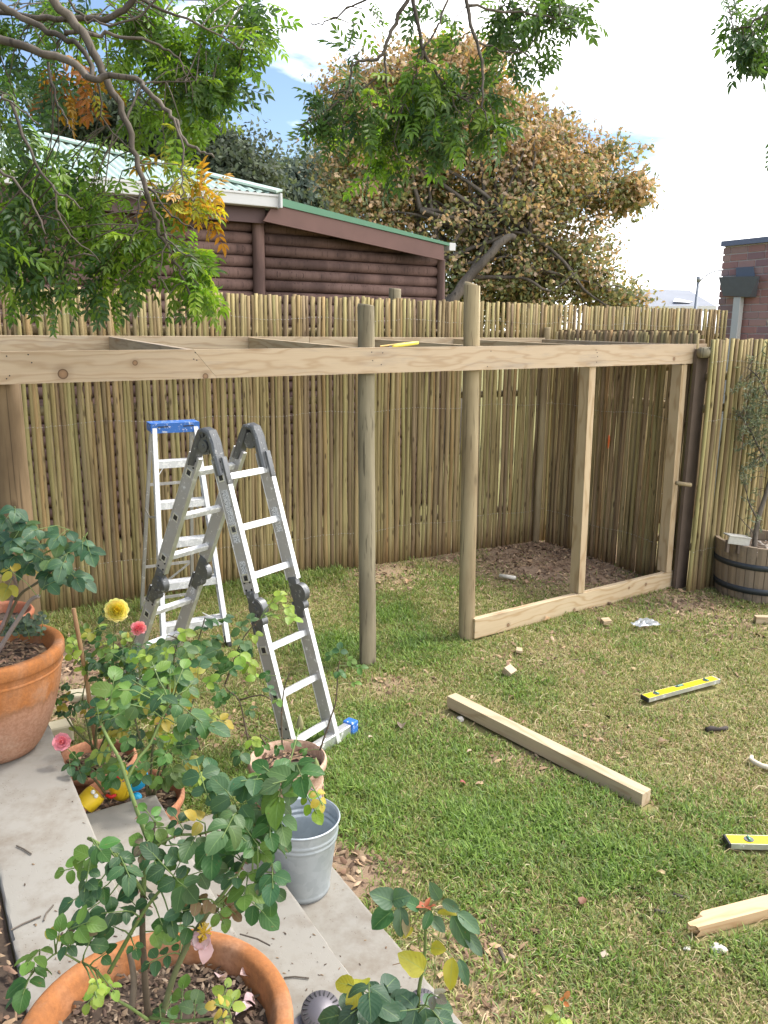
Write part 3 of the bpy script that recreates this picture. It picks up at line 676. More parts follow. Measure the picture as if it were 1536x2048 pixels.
    # return face bricks on the left end
low_o = low.obj('lower_bricks', brickm, bh); tag(low_o, kind='stuff')
mb = MB(); mb.box(bl0*A3(1, 1, 0)+bX*Wb/2-bN*.15+Z*(ztopb), (Wb/2+.004, .20, .03), (bX, bN, Z)); mb.obj('coping', plain('blue_grey_coping', (.17,.19,.27), .6), bh)
# dark hopper box and downpipe
dark = plain('blue_grey_painted_metal', (.13,.15,.19), .55, 0, .15, 20)
pa_ = [onb(1437, 554, .22), onb(1518, 552, .22), onb(1498, 594, .12), onb(1446, 592, .12)]
mb = MB(); V = pa_+[onb(1439, 554, .01), onb(1520, 552, .01), onb(1512, 594, .01), onb(1447, 592, .01)]; mb.add(V, [(0,1,2,3),(7,6,5,4),(0,4,5,1),(1,5,6,2),(2,6,7,3),(3,7,4,0)]); mb.obj('rainwater_box', dark, bh)
q1 = onb(1472, 534, .03); q2 = onb(1508, 554, .03); mb = MB(); mb.add([onb(1472, 535, .05), onb(1507, 533, .05), onb(1511, 556, .05), onb(1472, 556, .05), onb(1472, 535, .004), onb(1507, 533, .004), onb(1511, 556, .004), onb(1472, 556, .004)], [(0,1,2,3),(7,6,5,4),(0,4,5,1),(1,5,6,2),(2,6,7,3),(3,7,4,0)]); mb.obj('spout', dark, bh)
q1 = onb(1478, 594, .07); mb = MB(); mb.box(A3(q1[0], q1[1], q1[2]/2), (.048, .035, q1[2]/2), (bX, bN, Z), 0, .006); mb.obj('downpipe', white, bh)

# ================================================================== FAR HOUSE AND STREET LAMP
fz = 26.0
fhp = D(1350, 600, fz); fh = empty('far_house', (fhp[0], fhp[1], 0), 'distant house with blue-grey hipped roof seen between the oak and the brick building', 'house')
def onf(px, py, off=0.0): return PL(px, py, fhp-A3(0, off, 0), A3(0, 1, 0))
roofm = plain('blue_grey_tile_roof', (.22,.235,.27), .8, 0, .12, 2)
e0, e1, r0, r1 = onf(1235, 613, 2.5), onf(1432, 612, 2.5), onf(1275, 578), onf(1378, 580)
mb = MB(); mb.add([e0, e1, r1, r0, e0+A3(0, 6, 0), e1+A3(0, 6, 0)], [(0,1,2,3),(1,5,2),(0,3,4),(5,4,3,2)]); mb.obj('roof', roofm, fh)
mb = MB(); zt = e0[2]; mb.box(A3((e0[0]+e1[0])/2, e0[1]+3, (zt-.1)/2), ((e1[0]-e0[0])/2-.3, 2.6, zt/2-.05)); mb.obj('wall', plain('cream_wall', (.62,.58,.52), .8), fh)
mb = MB(); mb.beam(e0-Z*.08, e1-Z*.08, .16, .10, Z); mb.obj('gutter', white, fh)
mb = MB(); a, b, c, d = onf(1350, 603, 1.7), onf(1385, 610, 1.9), onf(1378, 612, 2.2), onf(1346, 610, 2.2)
mb.add([a+Z*.1, b+Z*.1, c+Z*.1, d+Z*.1], [(0,1,2,3)]); o = mb.obj('skylight', plain('pale_skylight', (.75,.76,.78), .3), fh)
lp = D(1391, 600, 22); lamp = empty('street_lamp', (lp[0], lp[1], 0), 'thin grey street lamp with curved arm beside the brick building', 'street lamp')
def onl(px, py): return PL(px, py, lp, A3(0, 1, 0))
lt = onl(1397, 562); gm_ = plain('grey_lamp_metal', (.28,.30,.33), .5, .5)
mb = MB(); mb.tube([A3(lt[0]-.04, lt[1], 0), A3(lt[0]-.03, lt[1], 1.5), lt], [.07, .052, .04], 10); mb.tube([lt-Z*.02, lt+Z*.12], .055, 10); mb.obj('mast', gm_, lamp, True)
arm = [onl(1397, 566), onl(1404, 558), onl(1414, 550), onl(1425, 544), onl(1437, 541), onl(1450, 541)]
mb = MB(); mb.tube(arm, .018, 8); mb.obj('arm', gm_, lamp, True)
mb = MB(); mb.box(arm[-1]+A3(.22, 0, -.03), (.28, .12, .06), None, 0, .03); mb.obj('lamp_head', gm_, lamp, True)
# ================================================================== MULTI-JOINT LADDER
ml = empty('folding_ladder', G(500, 1480), 'grey aluminium multi-joint ladder standing in an A shape with black hinges and blue foot cap', 'ladder')
FR = G(668, 1490); FL = G(592, 1539); rv = unit(FL-FR); apR = A3(-.653, 3.908, 1.523); apL = apR+rv*.287+Z*.004
wv = unit(A3(apR[0]-FR[0], apR[1]-FR[1], 0)); BR = A3(-1.271, 4.335, 0)
FL = FR+rv*.287; BL = BR+rv*.287
t = NT('sticker_print'); co = t.co(); v = t.noise(t.mapv(co, (1, 1, 1)), 260, 2); sticker = t.fin(t.mix(t.ramp(v, [(.52, 0), (.56, 1)]), (.72,.72,.72), (.12,.12,.13)), .5)
def sect(base, ap, side, flip):
    """one rail: lower piece and upper piece with a hinge between"""
    d = unit(ap-base); L = np.linalg.norm(ap-base); w = unit(np.cross(rv, d)); w = w if w@wv*flip > 0 else -w
    for (f0, f1) in ((.0, .455), (.545, .955)):
        a = base+d*L*f0+(Z*.012 if f0 == 0 else 0); b = base+d*L*f1
        mb = MB(); mb.beam(a, b, .024, .068, rv, 0, .003); r = mb.obj('rail', M['alu_side'], ml)
        mb = MB()
        for sg in (1, -1): mb.beam(a+w*.0355*sg, b+w*.0355*sg, .027, .0035, rv, 0, .001)
        mb.obj('rail_edge', M['alu'], r)
        out = rv*side
        for k in range(3):
            f = f0+(f1-f0)*((.17, .5, .82)[k] if f0 == 0 else (.12, .48, .86)[k]); c = base+d*L*f
            riv = MB()
            for (x0, z0_, hx, hz) in ((0, .0165, .019, .003), (0, -.0165, .019, .003), (.0165, 0, .003, .0135), (-.0165, 0, .003, .0135)):
                riv.box(c+out*.0135+w*x0+d*z0_, (hx, .002, hz), (w, out, d))
            hm = MB(); hm.box(c+out*.0122, (.0135, .0012, .0135), (w, out, d)); so_ = hm.obj('rung_socket', M['black'], r); riv.obj('rung_collar', M['alu'], r)
        mb = MB()
        for f in (f0+.012 if f0 > 0 else f0+.10, f1-.012, f1-.035, (f0+.035) if f0 > 0 else f0+.13):
            for sg in (-1, 1): c = base+d*L*f+w*.018*sg; mb.tube([c+out*.012, c+out*.0145], .0055, 8)
        mb.obj('rivets', M['black'], r)
    # mid hinge
    c = base+d*L*.5; out = rv*side
    hb = MB(); cc = c+w*.022*flip*-1
    hb.tube([cc-out*.016, cc+out*.020], .047, 22); hb.tube([cc+out*.020, cc+out*.025], .030, 18); hb.tube([cc+out*.020, cc+out*.023], .044, 22); hb.tube([cc+out*.025, cc+out*.031], .010, 10)
    hb.tube([c+w*flip*-.014-d*.062-out*.017, c+w*flip*-.014-d*.062+out*.018], .031, 18)
    hb.beam(c-d*.125, c+d*.02, .030, .050, rv, 0, .006); hb.beam(c-d*.02, c+d*.085, .030, .055, rv, 0, .006)
    hb.beam(c-d*.14+w*.033*flip, c-d*.04+w*.033*flip, .032, .012, rv, 0, .004)
    hb.tube([cc+out*.026+d*.03, cc+out*.033+d*.03], .006, 8); hb.tube([cc+out*.026-d*.03, cc+out*.033-d*.03], .006, 8)
    flat_edges(hb.obj('hinge', M['hinge'], ml))
AF = -wv*.048-Z*.030; AB = wv*.048-Z*.030
for (f, b, s) in ((FR, apR, -1), (FL, apL, 1)): sect(f, b+AF, s, -1)
for (f, b, s) in ((BR, apR, -1), (BL, apL, 1)): sect(f, b+AB, s, 1)
# apex hinges
for ap, s in ((apR, -1), (apL, 1)):
    out = rv*s; cF = ap+AF; cB = ap+AB; fb = FR if s < 0 else FL; bb = BR if s < 0 else BL; df = unit(fb-cF); db = unit(bb-cB); c = ap-Z*.045
    hb = MB(); P = [cF+df*.15, cF+df*.05, cF+Z*.004, ap-wv*.026+Z*.018, ap+Z*.024, ap+wv*.026+Z*.018, cB+Z*.004, cB+db*.05, cB+db*.12]
    for o_ in (-.013, 0, .013): hb.tube([q+rv*o_ for q in P], [.019, .020, .020, .018, .018, .018, .020, .020, .019], 10)
    hb.tube([c-out*.016, c+out*.022], .040, 24); hb.tube([c+out*.026, c+out*.031], .028, 18); hb.tube([c+out*.031, c+out*.037], .009, 10)
    for k in range(9): a_ = -.2+k*.44; q = c+out*.027+(wv*math.cos(a_)+Z*math.sin(a_))*.052; hb.box(q, (.011, .004, .003), (unit(wv*math.cos(a_)+Z*math.sin(a_)), out, np.cross(unit(wv*math.cos(a_)+Z*math.sin(a_)), out)))
    hb.beam(cF+df*.06-wv*.036, cF+df*.19-wv*.034, .030, .014, rv, 0, .004); hb.tube([cF+df*.07+out*.02, cF+df*.07+out*.033], .008, 8); hb.tube([cB+db*.07+out*.02, cB+db*.07+out*.033], .008, 8)
    flat_edges(hb.obj('hinge', M['hinge'], ml))
# rungs
for base, ap in ((FR, apR+AF), (BR, apR+AB)):
    d = unit(ap-base); L = np.linalg.norm(ap-base); w = np.cross(rv, d)
    for f0, f1, ks in ((0, .455, (.17, .5, .82)), (.545, .955, (.12, .48, .86))):
        for k in ks:
            c = base+d*L*(f0+(f1-f0)*k); mb = MB(); mb.beam(c+rv*.012, c+rv*.275, .030, .028, d, 0, .003)
            for g in (-.009, -.003, .003, .009): mb.beam(c+rv*.016+d*.0155+w*g, c+rv*.271+d*.0155+w*g, .002, .003, d)
            mb.obj('rung', M['alu_white'] if base is BR else M['alu'], ml)
# stabiliser bar with blue caps
sb0 = FR-rv*.13+Z*.034; sb1 = FL+rv*.16+Z*.034
mb = MB(); mb.beam(sb0, sb1, .070, .045, Z, 0, .004); mb.obj('stabiliser_bar', M['alu'], ml)
for e, s in ((sb0, -1), (sb1, 1)): mb = MB(); mb.beam(e+rv*s*-.022, e+rv*s*.03, .088, .062, Z, 0, .006); mb.obj('end_cap', M['blue'], ml)
for f in (BR, BL): mb = MB(); mb.beam(f+Z*-.004, f+Z*.035, .075, .032, wv, 0, .004); mb.obj('rubber_foot', M['black'], ml)
def onrail(base, ap, f0, f1, hw_, side, name, mat):
    d = unit(ap-base); L = np.linalg.norm(ap-base); w = np.cross(rv, d); out = rv*side; mb = MB()
    mb.box(base+d*L*(f0+f1)/2+out*.0128, (hw_, .0006, L*(f1-f0)/2), (w, out, d)); mb.obj(name, mat, ml)
onrail(FL, apL+AF, .70, .86, .020, 1, 'printed_sticker', sticker); onrail(FL, apL+AF, .60, .645, .018, 1, 'printed_sticker', sticker)
onrail(FR, apR+AF, .70, .78, .020, 1, 'printed_sticker', sticker); onrail(BR, apR+AB, .40, .435, .018, 1, 'printed_sticker', sticker)

# ================================================================== STEP LADDER
S0 = G(457, 1292); r2 = unit((.88, .47, 0)); S1 = S0-r2*.42; B1 = G(283, 1225); B0 = B1+r2*.37
back = unit((-.43, .9, 0))
tcx = PL(347, 862, (S0+S1)/2, r2)
sl2 = empty('step_ladder', (S0+S1+B0+B1)/4, 'paint-spattered aluminium step ladder with blue plastic top, standing behind the folding ladder', 'ladder')
HT = 1.40; tc0 = A3(-1.37, 5.2, HT); T0 = tc0+r2*.138; T1 = tc0-r2*.138
for f, tp in ((S0, T0), (S1, T1)):
    d = unit(tp-f); nrm = np.cross(r2, d)
    mb = MB(); mb.beam(f+Z*.03, tp, .016, .050, r2, 0, .002); r = mb.obj('front_rail', M['alu_white'], sl2)
    s = 1 if f is S0 else -1
    mb = MB()
    for q in (.026, -.026): mb.beam(f+Z*.03+nrm*q+r2*s*-.006, tp+nrm*q+r2*s*-.006, .028, .003, r2)
    mb.obj('rail_flange', M['alu_white'], r)
    mb = MB(); mb.beam(f-Z*.003, f+d*.07, .032, .062, r2, 0, .004); mb.obj('foot', M['black'], r)
TB0 = tc0+back*.10+r2*.13; TB1 = tc0+back*.10-r2*.13
for f, tp in ((B0, TB0), (B1, TB1)):
    mb = MB(); mb.beam(f, tp, .022, .022, r2, 0, .002); mb.obj('back_leg', M['alu_side'], sl2)
for f in (.16, .34, .51, .69, .87):
    a = T1+(S1-T1)*f; b = T0+(S0-T0)*f; c = (a+b)/2; hw_ = np.linalg.norm(b-a)/2-.012; nf = back
    mb = MB(); mb.box(c+nf*.02, (hw_, .045, .004), (r2, nf, Z)); mb.box(c-nf*.026-Z*.018, (hw_, .0025, .022), (r2, nf, Z)); mb.box(c+nf*.066-Z*.014, (hw_, .002, .014), (r2, nf, Z))
    for g in range(5): mb.box(c+nf*(-.012+.016*g)+Z*.005, (hw_*.97, .0018, .0015), (r2, nf, Z))
    mb.obj('step', M['alu_white'], sl2)
for f, q in ((.30, .05), (.74, .05), (.93, .05)):
    a = TB1+(B1-TB1)*f; b = TB0+(B0-TB0)*f; mb = MB(); mb.beam(a, b, .02, .006, Z); mb.obj('back_brace', M['alu_side'], sl2)
mb = MB(); mb.beam(TB1+(B1-TB1)*.93, TB0+(B0-TB0)*.74, .014, .004, Z); mb.obj('back_brace', M['alu_side'], sl2)
mb = MB(); mb.beam(T1+(S1-T1)*.18, T1+(S1-T1)*.235+Z*-.02, .014, .004, r2); a = T1+(S1-T1)*.24; mb.beam(a, T1+(S1-T1)*.165+r2*.075, .014, .004, back); mb.obj('step_brace', M['alu_white'], sl2)
a = S0+(T0-S0)*.1; mb = MB(); mb.beam(a, S0+(T0-S0)*.13-r2*.02+A3(0, 0, .0)+r2*-.12+Z*.05, .014, .004, back); mb.beam(S1+(T1-S1)*.05, S1+(T1-S1)*.13+r2*.13+Z*.01, .014, .004, back); mb.obj('foot_brace', M['alu_white'], sl2)
for s, (fa, ba) in ((1, (T0+(S0-T0)*.40, TB0+(B0-TB0)*.42)), (-1, (T1+(S1-T1)*.40, TB1+(B1-TB1)*.42))):
    m_ = (fa+ba)/2-Z*.03; mb = MB(); mb.beam(fa+r2*s*.012, m_+r2*s*.012, .014, .003, Z); mb.beam(m_+r2*s*.016, ba+r2*s*.012, .014, .003, Z); mb.obj('spreader', M['alu_side'], sl2)
mb = MB(); c = tc0+back*.045+Z*.012
mb.box(c, (.158, .075, .006), (r2, back, Z), 0, .003); mb.box(c-back*.074-Z*.026, (.156, .004, .033), (r2, back, Z), 0, .002); mb.box(c+back*.074-Z*.022, (.156, .004, .027), (r2, back, Z), 0, .002)
for s in (-1, 1): mb.box(c+r2*.155*s-Z*.022, (.004, .072, .027), (r2, back, Z), 0, .002)
tp_o = mb.obj('top_cap', M['blue'], sl2)
mb = MB(); mb.box(c-back*.079-Z*.018-r2*.08, (.034, .001, .004), (r2, back, Z)); mb.box(c-back*.079-Z*.018+r2*.085, (.034, .001, .004), (r2, back, Z)); mb.obj('slot', M['black'], tp_o)

# ================================================================== POTS
def pot(name, label, c, R, H, base, mat, soilz=None, rimh=.045, th=.018, group='terracotta flower pots', ax=None, rings=(), belly=.0):
    root = empty(name, c, label, 'flower pot', group)
    pr = [(0, .0), (base*.8, .0), (base, .006)]
    for f in np.linspace(.08, 1, 12):
        pr.append((base+(R-.012-base)*(math.sin(f*math.pi/2)**.8)*(1-belly*math.sin(f*math.pi)) if belly else base+(R-.014-base)*f**.75, .006+(H-rimh-.006)*f))
    pr += [(R-.009, H-rimh+.002), (R-.001, H-rimh+.012), (R, H-.012), (R-.004, H-.003), (R-.010, H), (R-th+.004, H-.001), (R-th, H-.006)]
    for f in np.linspace(0, 1, 7): pr.append((R-th-.004-(R-base)*.45*f, H-.012-(H*.55)*f))
    mb = MB(); mb.lathe(pr, 64, (0, 0, 0), None, 0, False, .006); o = mb.obj('pot_body', mat, root, True, Matrix.Translation(Vector(c)))
    for zf in rings: mb = MB(); rr = [q for q in pr if q[1] >= zf*H][0][0]; mb.lathe([(rr-.002, zf*H-.006), (rr+.004, zf*H), (rr-.002, zf*H+.006)], 64); mb.obj('moulding', mat, root, True, Matrix.Translation(Vector(c)))
    sz = soilz if soilz is not None else H-.05
    rs = R-th-.004-(R-base)*.45*((H-.012-sz)/(H*.55))+.004; V = [(0, 0, sz+.01)]; Fc = []; nr, na = 8, 40
    for i in range(1, nr+1):
        for k in range(na): a = 2*math.pi*k/na; r = rs*i/nr; V.append((r*math.cos(a), r*math.sin(a), sz+random.uniform(-.004, .006)+.01*(1-i/nr)))
    for k in range(na): Fc.append((0, 1+k, 1+(k+1) % na))
    for i in range(nr-1):
        for k in range(na): a = 1+i*na+k; b = 1+i*na+(k+1) % na; Fc.append((a, a+na, b+na, b))
    mb = MB(); mb.add(V, Fc); mb.obj('soil', M['soil'], root, True, Matrix.Translation(Vector(c)))
    return root, rs, sz
def fill(root, c, rs, sz, n, size, cols, name='bark_chips'):
    P = []
    for _ in range(n): a = random.uniform(0, 6.28); r = rs*math.sqrt(random.random())*.96; P.append((c[0]+r*math.cos(a), c[1]+r*math.sin(a), c[2]+sz+random.uniform(.002, .016)))
    return chips(name, P, size, cols, root)
# big front pot: rim centre at about 1.33 m
pc = D(311, 2048, 1.36); Rb = .232; pz = .345; 
c1 = A3(pc[0], pc[1], pc[2]-.36)
c1[2] = .505 if abs(c1[2]-.505) < .2 else c1[2]
Hb = pc[2]-c1[2]
p1, rs1, sz1 = pot('terracotta_pot', 'large orange terracotta pot on the steps, nearest the camera, holding the tall rose bush', c1, Rb, Hb, .15, M['terra'], Hb-.055, .06, .030)
fill(p1, c1, rs1, sz1, 2200, (.003, .010), [(.13,.085,.055), (.20,.14,.09), (.09,.06,.04), (.27,.20,.14), (.11,.07,.05)])
# large left pot on the top landing
c2 = A3(*(D(-27, 1292, 2.84))); zr = c2[2]; c2[2] = .502
p2, rs2, sz2 = pot('terracotta_pot', 'large weathered terracotta pot with flaked lower half at the left end of the steps', c2, .256, zr-.502, .138, M['terra_band'], zr-.502-.07, .055, .034, rings=(.80,), belly=.04)
fill(p2, c2, rs2, sz2, 900, (.006, .02), BROWNS)
c3 = D(-6, 1222, 3.15); z3 = c3[2]; c3 = A3(c3[0], c3[1], 0)
p3, rs3, sz3 = pot('terracotta_pot', 'dark red terracotta pot half hidden behind the large weathered pot', c3, .135, z3, .09, m_terra('red_terracotta', (.33,.11,.06), (.42,.16,.09)), z3-.05, .03, .015)
# two pots beyond the short step
c4 = A3(*G(262, 1590, .30)[:2], 0); p4, rs4, sz4 = pot('terracotta_pot', 'reddish terracotta pot beside the short step holding bright plastic toys', c4, .195, .30, .13, m_terra('warm_red_terracotta', (.40,.16,.085), (.50,.23,.13)), .24, .04, .016)
fill(p4, c4, rs4, sz4, 350, (.006, .018), BROWNS)
c5 = A3(*G(190, 1515, .29)[:2], 0); p5, rs5, sz5 = pot('terracotta_pot', 'terracotta pot with a bamboo stake and yellow rose, between the weathered pot and the toys', c5, .165, .29, .11, m_terra('warm_brown_terracotta', (.38,.17,.10), (.46,.24,.15)), .24, .04, .016)
fill(p5, c5, rs5, sz5, 350, (.006, .02), BROWNS)
c6 = A3(*G(575, 1515, .305)[:2], 0); p6, rs6, sz6 = pot('terracotta_pot', 'pale pinkish moulded pot standing between the bucket and the ladder foot', c6, .160, .305, .12, M['terra_pale'], .25, .045, .014, rings=(.62, .66))
fill(p6, c6, rs6, sz6, 300, (.006, .018), BROWNS)
# moulded scrolls on the pale pot
mb = MB()
for k in range(16):
    a0 = k*math.pi/8
    P = [(c6[0]+math.cos(a0+.16*math.sin(q)*.8)*(.142+.0*q), c6[1]+math.sin(a0+.16*math.sin(q)*.8)*.142, .10+.03*q) for q in np.linspace(0, 2.6, 7)]
    mb.tube(P, .005, 6)
mb.obj('scroll_moulding', M['terra_pale'], p6, True)
# pale stone block behind the landing
sq = G(112, 1432, .14); mb = MB(); mb.box(A3(sq[0], sq[1], .05), (.07, .045, .05), (SU, SV, Z), 0, .012); tag(mb.obj('stone_block', plain('pale_yellow_stone', (.36,.32,.22), .85, 0, .2, 12)), 'pale yellow stone block on the soil just behind the weathered pot', 'block')
sq = G(165, 1380, .05); mb = MB(); mb.box(A3(sq[0], sq[1], .02), (.08, .05, .022), (unit(SU+SV*.3), unit(SV-SU*.3), Z), 0, .01); tag(mb.obj('paving_stone', plain('cream_paving', (.40,.36,.26), .85, 0, .2, 12)), 'cream paving slab lying on bare soil left of the yellow rose', 'paver')
# bamboo stake
s0 = A3(c5[0]+.02, c5[1]-.01, .2); st_top = PL(147, 1217, s0, unit(A3(0, 1, 0))); s0 = PL(190, 1480, s0, A3(0, 1, 0))
mb = MB(); mb.tube([s0-(st_top-s0)*.12, s0*.5+st_top*.5+A3(.006, 0, 0), st_top], [.0085, .009, .0085], 10); tag(mb.obj('bamboo_stake', m_pole('dry_bamboo', (.38,.22,.11), (.52,.34,.19), (.22,.12,.06))), 'thin brown bamboo stake leaning in the pot left of the yellow rose', 'stake')

# ================================================================== TOYS in the pot (plain stand-ins)
def ell(mb, c, r, n=20, m=12, ax=None):
    return mb.lathe([(max(1e-4, r[0]*math.sin(a)), -r[2]*math.cos(a)) for a in np.linspace(0, math.pi, m)], n, c, ax)
yel = plain('yellow_toy_plastic', (.80,.56,.03), .35, 0, .06); red = plain('red_toy_plastic', (.62,.03,.03), .35, 0, .05); cyan = plain('blue_toy_plastic', (.03,.42,.75), .35, 0, .06); wht = plain('white_toy_plastic', (.8,.8,.78), .35, 0, .05)
td = PJ(A3(c4[0], c4[1], .27))[2]-.02
ta = D(168, 1612, td-.1); tb = D(194, 1585, td-.08); ty = empty('toy', ta, 'yellow plastic cup toy with two round knobs lying in the reddish pot', 'toy')
mb = MB(); mb.tube([ta, ta*.95+tb*.05, ta*.2+tb*.8, tb], [.030, .040, .040, .036], 20); flat_edges(mb.obj('body', yel, ty))
for px, py in ((186, 1584), (192, 1592)):
    e = D(px, py, td-.125); mb = MB(); ell(mb, e, (.008, 0, .008)); mb.obj('knob', wht, ty, True)
tcn = D(248, 1570, td); ty = empty('toy', tcn, 'round yellow and blue plastic toy with red trim half buried in the reddish pot', 'toy')
mb = MB(); ell(mb, D(243, 1570, td-.02), (.045, 0, .062), 24, 14, None); mb.obj('body', yel, ty, True)
mb = MB(); ell(mb, D(268, 1556, td+.01), (.052, 0, .048), 24, 14); mb.obj('shell', cyan, ty, True)
mb = MB(); ell(mb, D(272, 1595, td-.02), (.022, 0, .018)); mb.obj('foot', cyan, ty, True)
mb = MB(); mb.tube([D(x, y, td-.075) for x, y in ((214, 1578), (222, 1562), (232, 1556), (244, 1552))], [.006, .009, .009, .006], 10); mb.tube([D(x, y, td-.07) for x, y in ((212, 1590), (222, 1594), (232, 1590))], [.005, .007, .005], 10); mb.obj('trim', red, ty, True)
mb = MB(); mb.tube([D(x, y, td-.075) for x, y in ((247, 1548), (256, 1560), (259, 1576), (252, 1594))], [.004, .005, .005, .004], 8); mb.obj('band', yel, ty, True)

# ================================================================== BUCKET
bc = G(604, 1786, .06); bc = bc+unit(A3(bc[0], bc[1], 0))*.0; Rt = PJ(G(611, 1628, .34))[2]*75/1600
bc = A3(*((G(611, 1628, .335)+G(600, 1785, .062))/2)[:2], .062)
bu = empty('metal_bucket', bc, 'galvanised steel bucket standing on the lowest concrete step', 'bucket'); Rt = .128; Rbm = .092; Hk = .275
pr = [(0, .012), (Rbm-.01, .012), (Rbm-.004, 0), (Rbm, 0), (Rbm+.002, .008)]
for f in np.linspace(.05, 1, 60):
    r = Rbm+(Rt-Rbm)*f
    r += .0045*math.exp(-((f-.78)/.016)**2)+.0045*math.exp(-((f-.85)/.016)**2)+.0025*math.exp(-((f-.05)/.02)**2)
    pr.append((r, Hk*f))
for f in (.79, .80, .81, .83, .85, .86, .87): pass
pr += [(Rt+.004, Hk+.002), (Rt+.006, Hk+.006), (Rt+.003, Hk+.010), (Rt-.001, Hk+.008), (Rt-.003, Hk)]
for f in np.linspace(1, .03, 60):
    r = Rbm+(Rt-Rbm)*f-.003; r += .0045*math.exp(-((f-.78)/.02)**2)+.0045*math.exp(-((f-.85)/.02)**2); pr.append((r, Hk*f))
pr.append((0, .012))
mb = MB(); mb.lathe(pr, 72, (0, 0, 0)); mb.obj('pail', M['galv'], bu, True, Matrix.Translation(Vector(bc)))
mb = MB(); mb.lathe([(0, .085), (Rbm+(Rt-Rbm)*.3-.004, .085)], 48, (0, 0, 0))
t = NT('rain_water'); mb.obj('water', t.fin((.12,.15,.16), .06, 0, None, spec=.6), bu, True, Matrix.Translation(Vector(bc)))
ha = unit(A3(.54, .84, 0)); e1_ = bc+ha*(Rt+.004)+Z*(Hk-.02); 
mb = MB(); mb.box(e1_, (.003, .016, .022), (ha, np.cross(Z, ha), Z), 0, .001); mb.tube([e1_, e1_+ha*.012], .005, 8); mb.obj('ear', M['galv'], bu); mb = MB(); mb.box(bc-ha*(Rt+.004)+Z*(Hk-.02), (.003, .016, .022), (ha, np.cross(Z, ha), Z), 0, .001); mb.obj('ear', M['galv'], bu)
hx = np.cross(Z, ha); hd = unit(hx*1.0+Z*.9); P = []
for a in np.linspace(0, math.pi, 22): P.append(bc+Z*(Hk-.012)+ha*(Rt+.010)*math.cos(a)+hd*(Rt+.012)*math.sin(a))
P = [P[0]+Z*-.012+ha*.004]+P+[P[-1]+Z*-.012-ha*.004]
mb = MB(); mb.tube(P, .0026, 8); mb.obj('wire_handle', M['hinge'], bu, True)

# ================================================================== BARREL PLANTER
bac = A3(*G(1512, 1184)[:2], 0)
br_ = empty('barrel_planter', bac, 'half wine barrel planter with dark steel hoops holding the small olive tree', 'planter'); RB = .345; HB = .44
t = NT('old_oak_stave'); co = t.pos(); r = t.rnd(); g = t.noise(t.mapv(co, (30, 30, 2)), 1, 5); b = t.noise(co, 7, 5, .7); mm_ = t.mix(g, (.17,.125,.085), (.33,.25,.17)); mm_ = t.mix(t.math('MULTIPLY', r, .5), mm_, (.20,.17,.14)); mm_ = t.mix(t.ramp(b, [(.55, 0), (.7, .6)]), mm_, (.10,.085,.07)); stm = t.fin(mm_, .85, 0, g, .4, .002, .2)
def bR(z): f = z/HB; return RB*(.90+.10*f**.7)
NS = 30
for k in range(NS):
    a0 = 2*math.pi*(k+.03)/NS; a1 = 2*math.pi*(k+.97)/NS; V = []; Fc = []; zt_ = HB+random.uniform(-.003, .003)
    for z in np.linspace(0, zt_, 6):
        for (a, dr) in ((a0, -.002), ((a0+a1)/2, .001), (a1, -.002), (a1, -.028), (a0, -.028)): r_ = bR(z)+dr; V.append((r_*math.cos(a), r_*math.sin(a), z))
    for i in range(5):
        for j in range(5): q = i*5; Fc.append((q+j, q+(j+1) % 5, q+5+(j+1) % 5, q+5+j))
    Fc += [(0, 4, 3, 2, 1), (25, 26, 27, 28, 29)]
    mb = MB(); mb.add(V, Fc); mb.obj('stave', stm, br_, False, Matrix.Translation(Vector(bac)))
hpm = plain('blackened_steel_hoop', (.055,.062,.072), .5, .5, .3, 40)
for z, w in ((.285, .045), (.095, .05)):
    mb = MB(); mb.lathe([(bR(z-w/2)+.001, z-w/2), (bR(z-w/2)+.004, z-w/2), (bR(z+w/2)+.0045, z+w/2), (bR(z+w/2)+.001, z+w/2)], 64); mb.obj('hoop', hpm, br_, True, Matrix.Translation(Vector(bac)))
mb = MB(); mb.lathe([(0, HB-.07), (bR(HB)-.02, HB-.08)], 40); mb.obj('soil', M['soil'], br_, True, Matrix.Translation(Vector(bac)))
fill(br_, bac, RB-.035, HB-.085, 260, (.012, .035), [(.16,.11,.08), (.5,.46,.42), (.3,.22,.16), (.10,.07,.05)])
# small wooden box sign in the barrel
sq = D(1478, 1082, PJ(bac+Z*HB)[2]-.22); sg = empty('wooden_sign', sq, 'small grey painted wooden box sign standing in the barrel planter', 'sign')
gp_ = plain('grey_painted_wood', (.42,.41,.37), .8, 0, .25, 50); dkw = plain('dark_old_wood', (.13,.10,.08), .85, 0, .3, 50)
xx = unit(A3(1, .12, -.14)); yy = A3(-xx[1], xx[0], 0); yy = unit(yy); zz2 = np.cross(xx, yy)
mb = MB(); mb.box(sq, (.088, .006, .030), (xx, yy, zz2), 0, .002); mb.box(sq+zz2*.032+yy*.035, (.092, .045, .005), (xx, yy, zz2), 0, .002); mb.obj('board', gp_, sg)
mb = MB(); mb.box(sq-zz2*.055-xx*.072+yy*.02, (.010, .015, .045), (xx, yy, Z)); mb.obj('leg', dkw, sg); mb = MB(); mb.box(sq-zz2*.055+xx*.02+yy*.02, (.014, .02, .045), (xx, yy, Z)); mb.obj('leg', dkw, sg)

